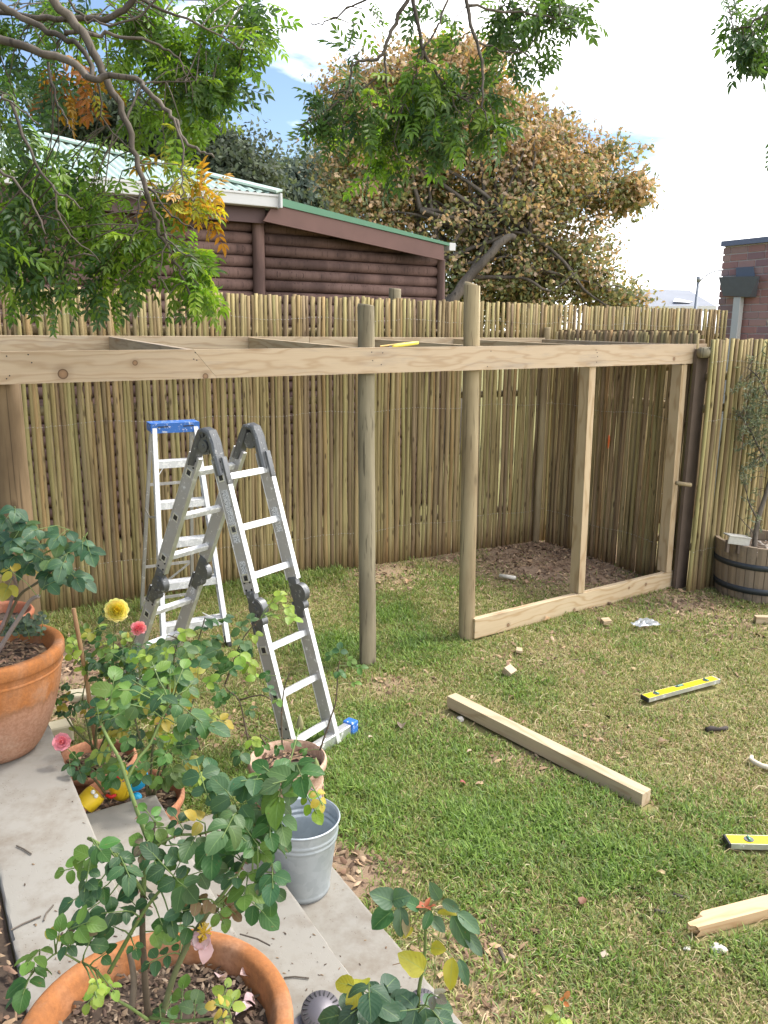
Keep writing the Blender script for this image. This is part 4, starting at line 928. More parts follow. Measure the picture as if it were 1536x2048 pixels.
# ================================================================== LOOSE TIMBER, TOOLS, DEBRIS
def gzp(p): return float(gz(np.array(p[0]), np.array(p[1])))
a = G(893, 1421); b = G(1282, 1620)   # near bottom edge
n_ = unit(A3(-(b-a)[1], (b-a)[0], 0)); a = a+n_*.034; b = b+n_*.034
tm = board('timber_length', a+Z*.052, b+Z*.042, .066, .066, Z, m_pine('clean_square_pine', (.55,.44,.30), (.42,.30,.185)), None, .002)
tm.location = tm.location; tag(tm, 'long square pine batten lying diagonally across the middle of the lawn', 'timber')
a = G(1383, 1884); b = G(1700, 1800); n_ = unit(A3(-(b-a)[1], (b-a)[0], 0)); L = np.linalg.norm(b-a); x_ = unit(b-a)
mb = MB(); V = []
prof = [(0, -.0), (.012, .35), (-.004, .55), (.03, .75), (.018, 1.0)]
# split end: ragged outline along the width, two heights
def rag(zv, yv): return .02*math.sin(yv*90+zv*70)+.012*math.sin(yv*213)
ny_ = 9
for zz_ in (0, .02, .040):
    for j in range(ny_): y_ = .062*j/(ny_-1); V.append((max(0, .012+rag(zz_, y_)+(.05 if y_ > .035 else 0)), y_, zz_))
for zz_ in (0, .02, .040):
    for j in range(ny_): V.append((L, .062*j/(ny_-1), zz_))
Fc = []
for k in range(2):
    for j in range(ny_-1): i0 = k*ny_+j; Fc.append((i0, i0+ny_, i0+ny_+1, i0+1)); m0 = 27+i0; Fc.append((m0, m0+1, m0+ny_+1, m0+ny_))
for j in range(ny_-1): Fc.append((j, j+1, 27+j+1, 27+j)); Fc.append((18+j, 45+j, 45+j+1, 18+j+1))
for k in range(2): Fc.append((k*ny_, 27+k*ny_, 27+(k+1)*ny_, (k+1)*ny_)); e = ny_-1; Fc.append((k*ny_+e, (k+1)*ny_+e, 27+(k+1)*ny_+e, 27+k*ny_+e))
mb.add(V, Fc); tag(mb.obj('timber_offcut', m_pine('fresh_split_pine', (.66,.47,.28), (.52,.32,.17)), None, False, frameM(a+Z*.012, x_, n_, Z)), 'pine offcut with a split ragged end, lying at the right edge of the lawn', 'timber')
a = G(1516, 1249); mb = MB()
tag(board('timber_offcut', a+Z*.03+FN*.03, a+Z*.03+FN*.03+unit(A3(1, -.05, 0))*.35, .05, .05, Z, M['pine'], None), 'short pale pine offcut on the ground in front of the barrel planter', 'timber')
# spirit levels
yl = plain('yellow_level_paint', (.72,.54,.005), .45, 0, .05, 20); lvm = M['alu']; vial = plain('vial_green', (.12,.30,.20), .1, 0, .1)
def level(label, A, B, notch=True, thick=.024, wid=.055):
    d = unit(B-A); L = np.linalg.norm(B-A); n_ = A3(-d[1], d[0], 0); root = empty('spirit_level', (A+B)/2, label, 'spirit level', 'spirit levels on the lawn')
    def P(x, y, z): return A+d*x+n_*y+Z*(z+.024)
    mb = MB(); mb.box(P(L/2, .0015, thick/2), (L/2-.004, .0015, thick/2), (d, n_, Z)); mb.box(P(L/2, wid-.0015, thick/2), (L/2-.004, .0015, thick/2), (d, n_, Z)); mb.box(P(L/2, wid/2, thick*.4), (L/2-.004, wid/2-.003, thick*.35), (d, n_, Z)); mb.obj('frame', lvm, root)
    mid = L/2; mb = MB(); hh = thick-.002
    mb.box(P((mid-.035)/2+.002, wid/2, hh), ((mid-.035)/2-.002, wid/2-.002, .0022), (d, n_, Z)); mb.box(P((L+mid+.035)/2-.002, wid/2, hh), ((L-mid-.035)/2-.002, wid/2-.002, .0022), (d, n_, Z)); mb.box(P(mid, wid*.3, hh), (.035, wid*.3-.002, .0021), (d, n_, Z)); mb.obj('yellow_face', yl, root)
    for x in (.0, L): mb = MB(); mb.box(P(x, wid/2, thick/2), (.006, wid/2+.001, thick/2+.001), (d, n_, Z), 0, .003); mb.obj('end_cap', M['black'] if x == 0 else M['alu_side'], root)
    for x in (.085, L-.085):
        c = P(x, wid/2, hh+.0026); mb = MB(); mb.tube([c, c+Z*.0025], .019, 24); w_ = mb.obj('vial_window', M['hinge'], root); mb = MB(); mb.tube([c+Z*.004-n_*.014, c+Z*.004+n_*.014], .0055, 10); mb.obj('vial', vial, w_, True)
    mb = MB(); c = P(mid, wid*.78, hh); mb.box(c, (.033, wid*.16, .001), (d, n_, Z)); w_ = mb.obj('vial_window', M['hinge'], root); mb = MB(); mb.tube([c+Z*.003-d*.02, c+Z*.003+d*.02], .005, 10); mb.obj('vial', vial, w_, True)
    return root
level('yellow spirit level lying on dry grass in the middle right of the lawn', G(1296, 1413), G(1438, 1374))
A_ = G(1458, 1709); level('yellow spirit level at the right picture edge, nearer than the other one', A_, A_+unit(A3(1, -.02, 0))*.6, wid=.06)
def lump(name, label, cat, px, py, r, mat, sq=(1, 1, .5), seed=0, rot=0, up=.0):
    bm = bmesh.new(); bmesh.ops.create_icosphere(bm, subdivisions=2, radius=r)
    for v in bm.verts:
        k = 1+.35*mnoise.noise(v.co*(1.4/r)+Vector((seed, 0, 0))); v.co = Vector((v.co.x*sq[0]*k, v.co.y*sq[1]*k, v.co.z*sq[2]*k))
    me = bpy.data.meshes.new(name); bm.to_mesh(me); bm.free(); me.materials.append(mat)
    p = G(px, py); o = link(name, me, None, Matrix.Translation((p[0], p[1], r*sq[2]*.8+up+gzp(p))) @ Matrix.Rotation(rot, 4, 'Z')); return tag(o, label, cat)
def block(label, px, py, h, rot, tilt, mat, cat='wood offcut'):
    p = G(px, py); mb = MB(); mb.box((0, 0, 0), h, None, 0, .002); o = mb.obj('wood_block', mat, None, False, Matrix.Translation((p[0], p[1], h[2]+.012)) @ Matrix.Rotation(rot, 4, 'Z') @ Matrix.Rotation(tilt, 4, 'X')); return tag(o, label, cat)
block('small square pine offcut on bare soil in front of the bottom plate', 1211, 1251, (.032, .024, .018), .3, .2, M['pine'])
block('pale wedge-shaped wood offcut on the grass above the diagonal batten', 1018, 1352, (.036, .028, .02), .9, .5, M['pine_beam'])
block('flat little wood chip on the grass between offcut and bottom plate', 1038, 1306, (.03, .02, .008), 1.4, .1, M['pine'])
block('tiny brown wood chip at the lower middle of the lawn', 1206, 1920, (.014, .009, .007), .5, .2, M['pine_old'])
mb = MB(); q1, q2 = G(999, 1158), G(1031, 1163); mb.tube([q1+Z*.03, q2+Z*.03], .017, 12); tag(mb.obj('pipe_piece', plain('dirty_white_pipe', (.62,.58,.50), .6, 0, .25), None, True), 'short dirty white tube lying on soil inside the timber frame', 'pipe')
stk = M['bark']
def stick(label, pts, r, mat=stk, up=.012, name='stick'):
    mb = MB(); P = [G(*p)+Z*(up+r) for p in pts]; mb.tube(P, [r*(.6+.8*random.random()) for _ in P], 7, jit=.2); return tag(mb.obj(name, mat, None, True), label, 'stick')
cw = plain('charred_dark_wood', (.055,.045,.04), .9, 0, .4)
stick('dark charred stick on dry grass below the middle spirit level', [(1412, 1468), (1424, 1466), (1438, 1467), (1453, 1465)], .013, cw)
stick('dark twig on the grass above the split offcut', [(1346, 1798), (1362, 1802), (1378, 1804)], .006)
stick('short dark twig on the grass left of the split offcut', [(1308, 1830), (1325, 1833), (1342, 1836)], .006)
stick('upright-looking grey twig on the lower lawn beside the rose', [(998, 1906), (1003, 1918), (1010, 1934)], .006)
mb = MB(); P = [G(*p)+Z*.03 for p in [(1502, 1524), (1500, 1530), (1508, 1536), (1522, 1543), (1545, 1549), (1580, 1550)]]; mb.tube(P, [.009, .011, .012, .012, .012, .012], 10); tag(mb.obj('curved_strip', plain('bone_white_strip', (.68,.60,.46), .6), None, True), 'curved bone-white strip lying on dry grass at the right edge', 'strip')
# crumpled clear bag
p = G(1288, 1258); bm = bmesh.new(); bmesh.ops.create_grid(bm, x_segments=14, y_segments=10, size=.5)
for v in bm.verts: v.co = Vector((v.co.x*.19, v.co.y*.12*(1+.3*math.sin(v.co.x*5)), .034+.016*mnoise.noise(Vector((v.co.x*4, v.co.y*4, 3)))))
me = bpy.data.meshes.new('plastic_bag'); bm.to_mesh(me); bm.free(); t = NT('clear_plastic'); t.fin((.30,.33,.38), .3, 0, None, spec=.6, Alpha=.7); me.materials.append(t.m)
tag(link('plastic_bag', me, None, Matrix.Translation((p[0], p[1], .012)) @ Matrix.Rotation(.5, 4, 'Z')), 'crumpled clear plastic bag on bare soil between the bottom plate and the barrel', 'plastic bag')
stm_ = plain('pale_pebble', (.62,.58,.52), .8)
lump('pebble', 'white pebble on the grass just left of the split offcut', 'pebble', 1436, 1907, .02, stm_, (1.3, 1, .6), 2)
lump('pebble', 'small pale pebble beside the white pebble at the lower right', 'pebble', 1374, 1902, .009, stm_, (1.4, 1, .6), 5)
lump('pebble', 'pale pebble on the grass under the left end of the diagonal batten', 'pebble', 921, 1441, .018, stm_, (1, 1.2, .7), 7)
# solar garden lights lying on the lowest steps
gm2 = plain('grey_purple_metal', (.15,.14,.155), .5, .5, .15)
def solar(label, px, py, z, r, blade):
    c = G(px, py, z+.03); root = empty('garden_light', c, label, 'garden light', 'garden lights on the step')
    up = unit(A3(.05, -.35, 1)); x_ = unit(np.cross(up, A3(0, 1, .3))); y_ = np.cross(up, x_)
    mb = MB(); mb.lathe([(0, .012), (r*.55, .011), (r*.62, .008), (r, .004), (r*1.02, -.002), (r, -.008), (0, -.01)], 40, c, (x_, y_, up)); mb.obj('lamp_cap', gm2, root, True)
    mb = MB()
    for k in range(22): a = 2*math.pi*k/22; q = c+(x_*math.cos(a)+y_*math.sin(a))*r*.82+up*.0068; dr = x_*math.cos(a)+y_*math.sin(a); mb.box(q, (r*.13, r*.03, .002), (dr, np.cross(up, dr), up))
    mb.obj('slots', M['black'], root)
    mb = MB(); m = len(blade); P = [G(x, y, z+.012) for x, y in blade]; mb.add(P+[p-Z*.006 for p in P], [tuple(range(m))[::-1], tuple(range(m, 2*m))]+[(i, (i+1) % m, m+(i+1) % m, m+i) for i in range(m)]); mb.obj('ground_spike', gm2, root)
solar('grey slotted round garden light lying on the step beside the front pot', 642, 2022, .20, .052, [(585, 2042), (604, 2026), (625, 2024), (640, 2070), (600, 2080)])
solar('grey garden light half hidden by the rose leaves at the bottom edge', 846, 2010, .06, .045, [(832, 2000), (862, 2004), (880, 2045), (850, 2080), (830, 2050)])
# twigs on the steps
for lab, z, pts in (('thin curved twig on the top step at the lower left', .502, [(22, 1862), (45, 1850), (82, 1834)]), ('short forked twig on the top step beside the rose leaves', .502, [(88, 1843), (93, 1828), (107, 1812)]), ('short twig on the top step near its upper left', .502, [(33, 1693), (48, 1700), (63, 1710)]), ('brown stem lying on the second step beside the front pot', .342, [(480, 1870), (515, 1880), (540, 1893)]), ('thin dry stem on the third step above the garden light', .202, [(568, 1957), (590, 1955), (618, 1958)])):
    mb = MB(); mb.tube([G(x, y, z)+Z*.003 for x, y in pts], .0022, 6); tag(mb.obj('twig', M['bark']), lab, 'twig')
pts = []
for _ in range(240):
    lv_ = random.choice([(.25, .5), (.53, .34), (.81, .20), (1.08, .06)]); s = lv_[0]+random.uniform(-.13, .13); tq = random.choice([random.uniform(-2.6, -1), random.gauss(-1.75, .15)]); q = SU*s+SV*tq; pts.append((q[0], q[1], lv_[1]+.002))
chips('step_litter', pts, (.002, .007), [(.16,.10,.06), (.25,.17,.10), (.09,.06,.04)], None, .15, 'stuff', 'tiny dry bits of bark and leaf scattered over the concrete steps', 'litter')
# ================================================================== LEAVES
def leaf_patch(L, W, fold=.25, curl=.3, nr=8, tipw=.0, wav=.0):
    """one leaflet as a curved, folded sheet: base at origin, along +Y, up +Z"""
    ws = lambda f: (math.sin(math.pi*f**.86)**.60)*(1-.10*f)
    V = []; LV = []; Fc = []
    ph = random.uniform(0, 6); curl = curl*random.uniform(.5, 1.5)
    for i in range(nr+1):
        f = i/nr; w = W/2*ws(min(max(f, .0), 1))*(1+random.uniform(-.07, .07)) if 0 < i < nr else W*.03
        y = L*(f if curl == 0 else math.sin(f*curl)/curl if abs(curl) > 1e-3 else f); z = -L*(1-math.cos(f*curl))/max(curl, 1e-3) if abs(curl) > 1e-3 else 0
        for k in (-1, -.5, 0, .5, 1):
            zz_ = z+abs(k)*w*fold+wav*L*math.sin(f*11+ph+k*2.5)*abs(k)
            V.append((k*w, y, zz_)); LV.append((k, f))
    for i in range(nr):
        for j in range(4): a = i*5+j; Fc.append((a, a+1, a+6, a+5))
    return np.array(V), Fc, LV
def addpatch(mb, P, o, x, y, z, col, edge=0.0):
    V, Fc, LV = P; R = np.array([x, y, z]); W = V @ R + o
    mb.add(W, Fc, 0, col, [(a, b, edge) for a, b in LV])
GREENS = [(.045,.12,.03), (.06,.15,.035), (.085,.19,.04), (.06,.135,.06), (.05,.11,.04), (.13,.23,.045), (.09,.165,.06), (.035,.09,.035)]
YEL = [(.34,.31,.045), (.28,.31,.06), (.40,.32,.05)]; LIME = [(.22,.34,.05), (.28,.38,.06)]
def vary(c, a=.18): k = random.uniform(1-a, 1+a); return tuple(min(1, q*k*random.uniform(.93, 1.07)) for q in c)
def rand_dir(): return unit(rng.normal(size=3))
def rose_leaf(root, A, T, size, n=5, col=None, edge=None, droop=.25, flip=0.0, view=.55, wfac=.80):
    """compound leaf: petiole from A on the cane to the leaflets round T"""
    A = np.array(A, float); T = np.array(T, float); col = col or random.choice(GREENS); edge = random.choice((0, 0, .4, .8)) if edge is None else edge
    d = T-A; L = np.linalg.norm(d)
    if L < 1e-3: d = rand_dir(); L = .01
    d = unit(d); cam_ = unit(EYE-T); nrm = unit(Z*.75+cam_*view+rand_dir()*.38); y = unit(d-nrm*(d@nrm)*.8); nrm = unit(nrm-y*(nrm@y)); x = np.cross(y, nrm)
    mb = MB(); mb.col = tuple(q*1.3 for q in (.12,.16,.05)); span = size*(1.05 if n == 3 else 1.7); st = T-y*span*.5
    mid = (A+st)/2+Z*L*.08; mb.tube([A, mid, st, T+y*span*.38], [.0016, .0013, .0011, .0009], 5, False)
    spots = [(1.0, 0, 1.08)]
    if n >= 3: spots += [(.45 if n == 5 else .3, s*1.15, 1.0) for s in (-1, 1)]
    if n >= 5: spots += [(-.02, s*1.2, .8) for s in (-1, 1)]
    for f, a, sc in spots:
        o = st+y*span*f*(.86 if a == 0 else .9)-(y*size*.35 if a == 0 else 0); a += random.gauss(0, .12); ly = y*math.cos(a)+x*math.sin(a); ly = unit(ly-Z*droop*random.uniform(.2, 1.6)+nrm*random.gauss(0, .2))
        ln = unit(nrm-ly*(nrm@ly)+rand_dir()*.12); ln = unit(ln-ly*(ln@ly)); lx = np.cross(ly, ln)
        s = size*sc*random.uniform(.78, 1.14)
        addpatch(mb, leaf_patch(s, s*wfac*random.uniform(.88, 1.1), random.uniform(.05, .35), random.uniform(.2, .9), wav=.014), o+ly*.002, lx, ly, ln, vary(col), edge*random.uniform(.6, 1.2))
    return mb.obj('leaf', M['rose_leaf'], root, True)
def px_line(pts, d0, d1=None):
    """picture polyline -> smooth 3D polyline at depths d0..d1"""
    n_ = len(pts); d1 = d0 if d1 is None else d1; P = [D(x, y, d0+(d1-d0)*i/max(1, n_-1)) for i, (x, y) in enumerate(pts)]
    out = []
    for i in range(n_-1):
        p0, p1, p2, p3 = P[max(0, i-1)], P[i], P[i+1], P[min(n_-1, i+2)]
        for f in np.linspace(0, 1, 5)[:-1]: out.append(.5*((2*p1)+(-p0+p2)*f+(2*p0-5*p1+4*p2-p3)*f*f+(-p0+3*p1-3*p2+p3)*f**3))
    return out+[P[-1]]
def cane(root, pts, d0, d1, r0, r1, col=(.17,.24,.07), thorns=True, name='cane'):
    P = px_line(pts, d0, d1); m = len(P); ks = .72 if d0 < 1.5 else .9; R = [ks*(r0+(r1-r0)*i/(m-1)) for i in range(m)]; mb = MB(); mb.tube(P, R, 8, True, 0, col, .06)
    if thorns:
        for i in range(1, m-1):
            if random.random() < .45:
                s = unit(rand_dir()+unit(EYE-P[i])*.2); s = unit(s-unit(P[i+1]-P[i])*(s@unit(P[i+1]-P[i]))); q = P[i]+s*R[i]*.8; mb.tube([q, q+s*.006-Z*.001], [.0018, .0003], 5, False, 0, (.30,.16,.10))
    mb.obj(name, M['cane'], root, True); return P
def nearest(S, T): return min(S, key=lambda p: np.linalg.norm((p-T)))
def bush(root, S, L, size, cols=None, n=5, djit=.06, **k):
    """L = [(px,py,depth,size factor,colour list or None)]"""
    for q in L:
        px, py, d = q[:3]; sf = q[3] if len(q) > 3 else 1; cl = q[4] if len(q) > 4 and q[4] else cols; T = D(px, py, d+random.gauss(0, djit)); A = nearest(S, T)
        rose_leaf(root, A, T, size*sf, random.choice((3, 5)) if n is None else n, random.choice(cl) if cl else None, **k)
def bloom(root, px, py, d, R, c0, c1, layers=4, per=6, open_=1.0, tilt=None, name='flower', ragged=0.0):
    c = D(px, py, d); up = unit((tilt if tilt is not None else (unit(EYE-c)*.8+Z*.5))); x_ = unit(np.cross(up, A3(.3, 1, .2))); y_ = np.cross(up, x_)
    fl = None
    mb = MB(); mb.tube([c-up*R*1.1, c-up*R*.45], [.003, R*.28], 10, True, 0, (.10,.17,.05)); fl = mb.obj(name, M['cane'], root, True)
    for l in range(layers):
        f = l/(layers-1) if layers > 1 else 1; m = per if l else max(4, per-2); rr = R*(.22+.78*f); col = tuple(a*(1-f)+b*f for a, b in zip(c0, c1))
        for k in range(m):
            a = 2*math.pi*(k+.5*(l % 2)+random.uniform(-.12, .12))/m; dr = x_*math.cos(a)+y_*math.sin(a); td = np.cross(up, dr); V = []; Fc = []; LV = []
            w = rr*1.25*math.sin(math.pi/m)*1.35+R*.08; hgt = R*(.75-.38*f*open_); nr, nc = 6, 5
            for i in range(nr):
                g = i/(nr-1)
                for j in range(nc):
                    s = (j/(nc-1)-.5)*2; ww = w*(math.sin(math.pi*min(1, .18+.72*g))**.6)*(1-.22*(g > .95)); rad = rr*(math.sin(g*math.pi/2)**.7)+R*.10*f*g*g*open_ - abs(s)*rr*.16
                    z = -R*.35+(hgt+R*.35)*g**1.1-R*.28*f*open_*g**4+R*.05*math.sin(s*5+k+l)*g+random.uniform(-1, 1)*ragged*R*g
                    V.append(c+dr*rad+td*ww*s+up*z); LV.append((s, g, 0))
            for i in range(nr-1):
                for j in range(nc-1): q = i*nc+j; Fc.append((q, q+1, q+nc+1, q+nc))
            mb = MB(); mb.add(V, Fc, 0, vary(col, .08), LV); mb.obj('petal', M['petal'], fl, True)
    return fl
def bud(root, px, py, d, s=.012, col=(.22,.27,.10), dirn=None):
    c = D(px, py, d); u_ = unit(dirn if dirn is not None else Z); mb = MB(); mb.tube([c-u_*s*1.4, c-u_*s*.7, c, c+u_*s*.9, c+u_*s*1.6], [s*.35, s*.62, s*.62, s*.34, s*.05], 10, True, 0, col)
    mb.obj('bud', M['cane'], root, True)
BR_ = (.13,.10,.07); GC = (.19,.26,.08)
# ---------------------------------------------------------------- rose in the front pot
rb = empty('rose_bush', c1+Z*(Hb-.05), 'tall rose bush with large dark green leaves growing in the nearest terracotta pot', 'rose bush', 'potted roses')
S = []
S += cane(rb, [(296, 2030), (290, 1960), (285, 1868), (286, 1788)], 1.36, 1.30, .0085, .0065, BR_)
S += cane(rb, [(262, 2025), (268, 1960), (258, 1900)], 1.34, 1.33, .008, .007, (.20,.16,.12), False)
S += cane(rb, [(286, 1792), (290, 1740), (300, 1698), (284, 1650), (258, 1575), (240, 1520), (220, 1485), (200, 1445)], 1.30, 1.36, .0062, .0035, GC)
S += cane(rb, [(252, 1562), (275, 1520), (300, 1488), (324, 1436), (340, 1408)], 1.34, 1.38, .004, .0026, GC)
S += cane(rb, [(300, 1698), (306, 1670), (310, 1644)], 1.30, 1.31, .0035, .003, BR_, False)
S += cane(rb, [(325, 2030), (345, 1960), (372, 1895), (400, 1850), (420, 1816)], 1.33, 1.27, .0072, .0062, (.19,.21,.10))
S += cane(rb, [(420, 1818), (448, 1785), (470, 1755), (494, 1712), (515, 1668), (545, 1620), (590, 1580), (632, 1543)], 1.27, 1.33, .0042, .0022, GC)
S += cane(rb, [(218, 1945), (240, 1905), (280, 1835), (312, 1790), (345, 1758)], 1.30, 1.26, .0052, .0030, GC)
S += cane(rb, [(288, 1790), (270, 1760), (232, 1712), (205, 1692), (176, 1676)], 1.30, 1.24, .0046, .0036, GC)
S += cane(rb, [(296, 2040), (262, 2016), (222, 1990), (196, 1945), (165, 1925)], 1.33, 1.25, .004, .0022, GC)
S += cane(rb, [(300, 2035), (350, 2042), (400, 2040), (462, 2034)], 1.31, 1.20, .0042, .0028, GC)
S += cane(rb, [(160, 1925), (120, 1905), (92, 1922), (70, 1940)], 1.25, 1.22, .0022, .0014, GC, False)
S += cane(rb, [(300, 1700), (350, 1672), (400, 1668), (440, 1655), (480, 1640)], 1.30, 1.30, .0034, .002, GC)
S += cane(rb, [(420, 1815), (445, 1800), (470, 1770), (505, 1745), (545, 1745)], 1.27, 1.24, .0026, .0015, GC, False)
L_ = [(170, 1718, 1.24), (200, 1700, 1.22, .9), (140, 1738, 1.22, .8), (190, 1752, 1.26, .9), (235, 1722, 1.24), (252, 1738, 1.22, .9), (305, 1712, 1.27), (325, 1728, 1.25, 1.1), (355, 1735, 1.24, .9), (350, 1690, 1.3), (388, 1680, 1.28), (425, 1700, 1.24, 1.25), (405, 1742, 1.27, 1.1), (372, 1775, 1.26),
      (455, 1655, 1.25, 1.2), (500, 1668, 1.27, 1.2), (470, 1700, 1.3), (540, 1655, 1.27), (560, 1590, 1.25, 1.35), (575, 1560, 1.25, 1.3), (500, 1560, 1.27, 1.2), (455, 1585, 1.27, 1.1), (415, 1608, 1.28), (540, 1545, 1.3, 1.25), (600, 1545, 1.28, 1.1), (400, 1545, 1.3), (430, 1560, 1.3), (490, 1605, 1.3, 1), (520, 1620, 1.3, 1), (535, 1690, 1.27, 1),
      (492, 1778, 1.24), (545, 1755, 1.24, 1.05), (512, 1812, 1.22), (560, 1812, 1.22, .9), (452, 1745, 1.28, .9), (310, 1800, 1.27), (275, 1775, 1.28), (272, 1812, 1.27, .8), (160, 1792, 1.26, .9), (188, 1812, 1.24, 1), (162, 1850, 1.24, .8), (182, 1878, 1.24), (222, 1850, 1.25, 1.05), (232, 1875, 1.25, .9), (118, 1868, 1.22, .8), (200, 1780, 1.27, .8),
      (66, 1915, 1.22, 1.0), (55, 1965, 1.21, 1.0), (316, 1862, 1.27, .9), (345, 1850, 1.25, .9), (372, 1820, 1.26, .8), (350, 1885, 1.3, .8), (185, 2010, 1.24, 1.0), (365, 1990, 1.3, .7), (335, 2015, 1.3, .7), (390, 2012, 1.28, .8), (310, 1920, 1.3, .7), (440, 1830, 1.25, .7), (625, 1612, 1.3, .7, LIME), (640, 1600, 1.3, .5, YEL),
      (455, 1812, 1.28, .7, [(.20,.12,.06)]), (388, 1800, 1.27, .8, [(.22,.14,.07)]), (172, 1845, 1.26, .7, [(.17,.13,.07)]), (355, 1640, 1.3, .7), (320, 1655, 1.3, .8), (284, 1690, 1.29, .5, [(.12,.09,.06)]), (395, 1640, 1.3, .8, YEL), (110, 1870, 1.22, .5, YEL), (200, 1965, 1.2, .65, LIME), (190, 1985, 1.19, .6, LIME), (222, 1975, 1.2, .55, LIME), (450, 1985, 1.2, .6, LIME), (465, 2005, 1.2, .6, LIME), (440, 2012, 1.2, .5, YEL)]
bush(rb, S, [q for q in L_ if random.random() < .9], .033, n=None, djit=.025); bush(rb, S, [(q[0]+random.gauss(0, 22), q[1]+random.gauss(0, 22), *q[2:]) for q in L_ if random.random() < .45], .024, n=None, djit=.03)
L_ = [(385, 1430, 1.38, 1.1), (405, 1445, 1.38, 1.1), (365, 1450, 1.36, .9), (345, 1400, 1.4), (320, 1395, 1.4, .9), (300, 1400, 1.38, .9), (210, 1400, 1.38, 1), (225, 1375, 1.38, 1.0), (195, 1420, 1.38, .8), (205, 1505, 1.36, .7, YEL), (235, 1430, 1.38, .8), (265, 1410, 1.4, .8), (250, 1380, 1.4, .8), (280, 1370, 1.42, .8), (340, 1350, 1.4, .9), (365, 1340, 1.42, .9), (310, 1340, 1.42, .9), (380, 1370, 1.42, .8)]
bush(rb, S, L_, .033, n=None, djit=.03)
for lx_, ly_ in ((340, 1408), (340, 1345), (220, 1390), (300, 1400)): pass
S2 = cane(rb, [(340, 1408), (350, 1370), (345, 1340)], 1.38, 1.42, .0024, .0015, GC, False); cane(rb, [(200, 1445), (215, 1410), (240, 1385), (280, 1372)], 1.36, 1.4, .0022, .0013, GC, False)
bud(rb, 632, 1536, 1.33, .012); bud(rb, 600, 1445, 1.42, .010, (.26,.24,.12)); cane(rb, [(545, 1620), (575, 1540), (592, 1480), (600, 1452)], 1.32, 1.42, .0018, .0014, GC, False)
fl = bloom(rb, 402, 1880, 1.27, .013, (.62,.48,.08), (.62,.42,.45), 2, 5, 1, A3(.2, -.5, .6), 'withered_flower', .25)
mb = MB()
for _ in range(40):
    b_ = D(408, 1866, 1.265); e_ = b_+rand_dir()*.013+Z*.004; mb.tube([b_, e_], [.0005, .0009], 4, False, 0, (.75,.56,.08))
mb.obj('stamens', M['petal'], fl)
for i, (px, py, col, lab) in enumerate([(444, 1950, (.68,.50,.50), 'pale pink fallen petal on the bark, just left of the pot rim'), (497, 1955, (.62,.44,.42), 'curled pinkish fallen petal beside the inner pot rim'), (506, 2000, (.70,.50,.52), 'large pink fallen petal resting above the lime leaves'), (488, 2022, (.72,.54,.56), 'pale folded fallen petal below the large pink one'), (340, 2030, (.60,.42,.44), 'faded petal at the foot of the rose stems'), (413, 1912, (.64,.42,.44), 'small pink petal hanging below the withered flower')]):
    T = D(px, py, PJ(c1+Z*(Hb-.04))[2]-.02+ (1950-py)*.0002); T = G(px, py, c1[2]+Hb-.04) if i != 5 else D(px, py, 1.27); mb = MB(); nrm = unit(Z+rand_dir()*.4); y = unit(A3(random.uniform(-1, 1), random.uniform(-1, 1), .1)); y = unit(y-nrm*(nrm@y)); x = np.cross(y, nrm)
    V, Fc, LV = leaf_patch(.034, .026, .5, 1.3, wav=.03); mb.add(V @ np.array([x, y, nrm])+T-y*.017+Z*.008, Fc, 0, col); tag(mb.obj('fallen_petal', M['petal'], None, True), lab, 'petal')
# ---------------------------------------------------------------- rose in the weathered pot
r2b = empty('rose_bush', c2+Z*.4, 'rose bush with thorny grey canes rising from the large weathered pot at the left edge', 'rose bush', 'potted roses'); S = []
S += cane(r2b, [(-20, 1330), (10, 1280), (45, 1225), (62, 1200), (78, 1192)], 2.87, 2.72, .010, .007, (.30,.25,.22)); S += cane(r2b, [(-30, 1310), (5, 1250), (22, 1205), (32, 1170), (25, 1155)], 2.87, 2.82, .007, .006, (.27,.20,.18))
S += cane(r2b, [(-20, 1300), (15, 1240), (40, 1190), (75, 1165), (105, 1140)], 2.89, 2.77, .007, .004, (.14,.12,.07)); S += cane(r2b, [(30, 1200), (38, 1150), (45, 1120), (65, 1080), (40, 1050), (20, 1025)], 2.85, 2.77, .005, .0025, (.16,.17,.08))
S += cane(r2b, [(45, 1120), (80, 1110), (110, 1095), (130, 1070), (140, 1060)], 2.82, 2.77, .0035, .002, GC, False); S += cane(r2b, [(110, 1140), (135, 1110), (160, 1090), (175, 1065)], 2.77, 2.77, .003, .002, GC, False); S += cane(r2b, [(45, 1120), (20, 1095), (-10, 1075)], 2.82, 2.77, .003, .002, GC, False)
L_ = [(10, 1040), (30, 1020), (35, 1045), (55, 1050), (-5, 1070), (10, 1090), (25, 1080), (5, 1115), (25, 1115), (45, 1085), (50, 1105), (70, 1100), (60, 1125), (45, 1135), (75, 1090), (85, 1115), (100, 1120), (110, 1135), (125, 1130), (95, 1150), (105, 1165), (120, 1140), (130, 1150), (105, 1070), (115, 1075), (120, 1085), (150, 1085), (165, 1090), (175, 1095), (180, 1105), (150, 1155), (165, 1160), (130, 1110), (20, 1140, 1, YEL), (15, 1175, 1, YEL), (-5, 1130), (65, 1130, 1, YEL), (40, 1060), (70, 1060)]
bush(r2b, S, [(q[0], q[1], 2.73, 1.0, q[3] if len(q) > 3 else None) for q in L_], .050, [(.06,.13,.07), (.075,.15,.085), (.05,.11,.06), (.10,.17,.06)], n=3, djit=.05)
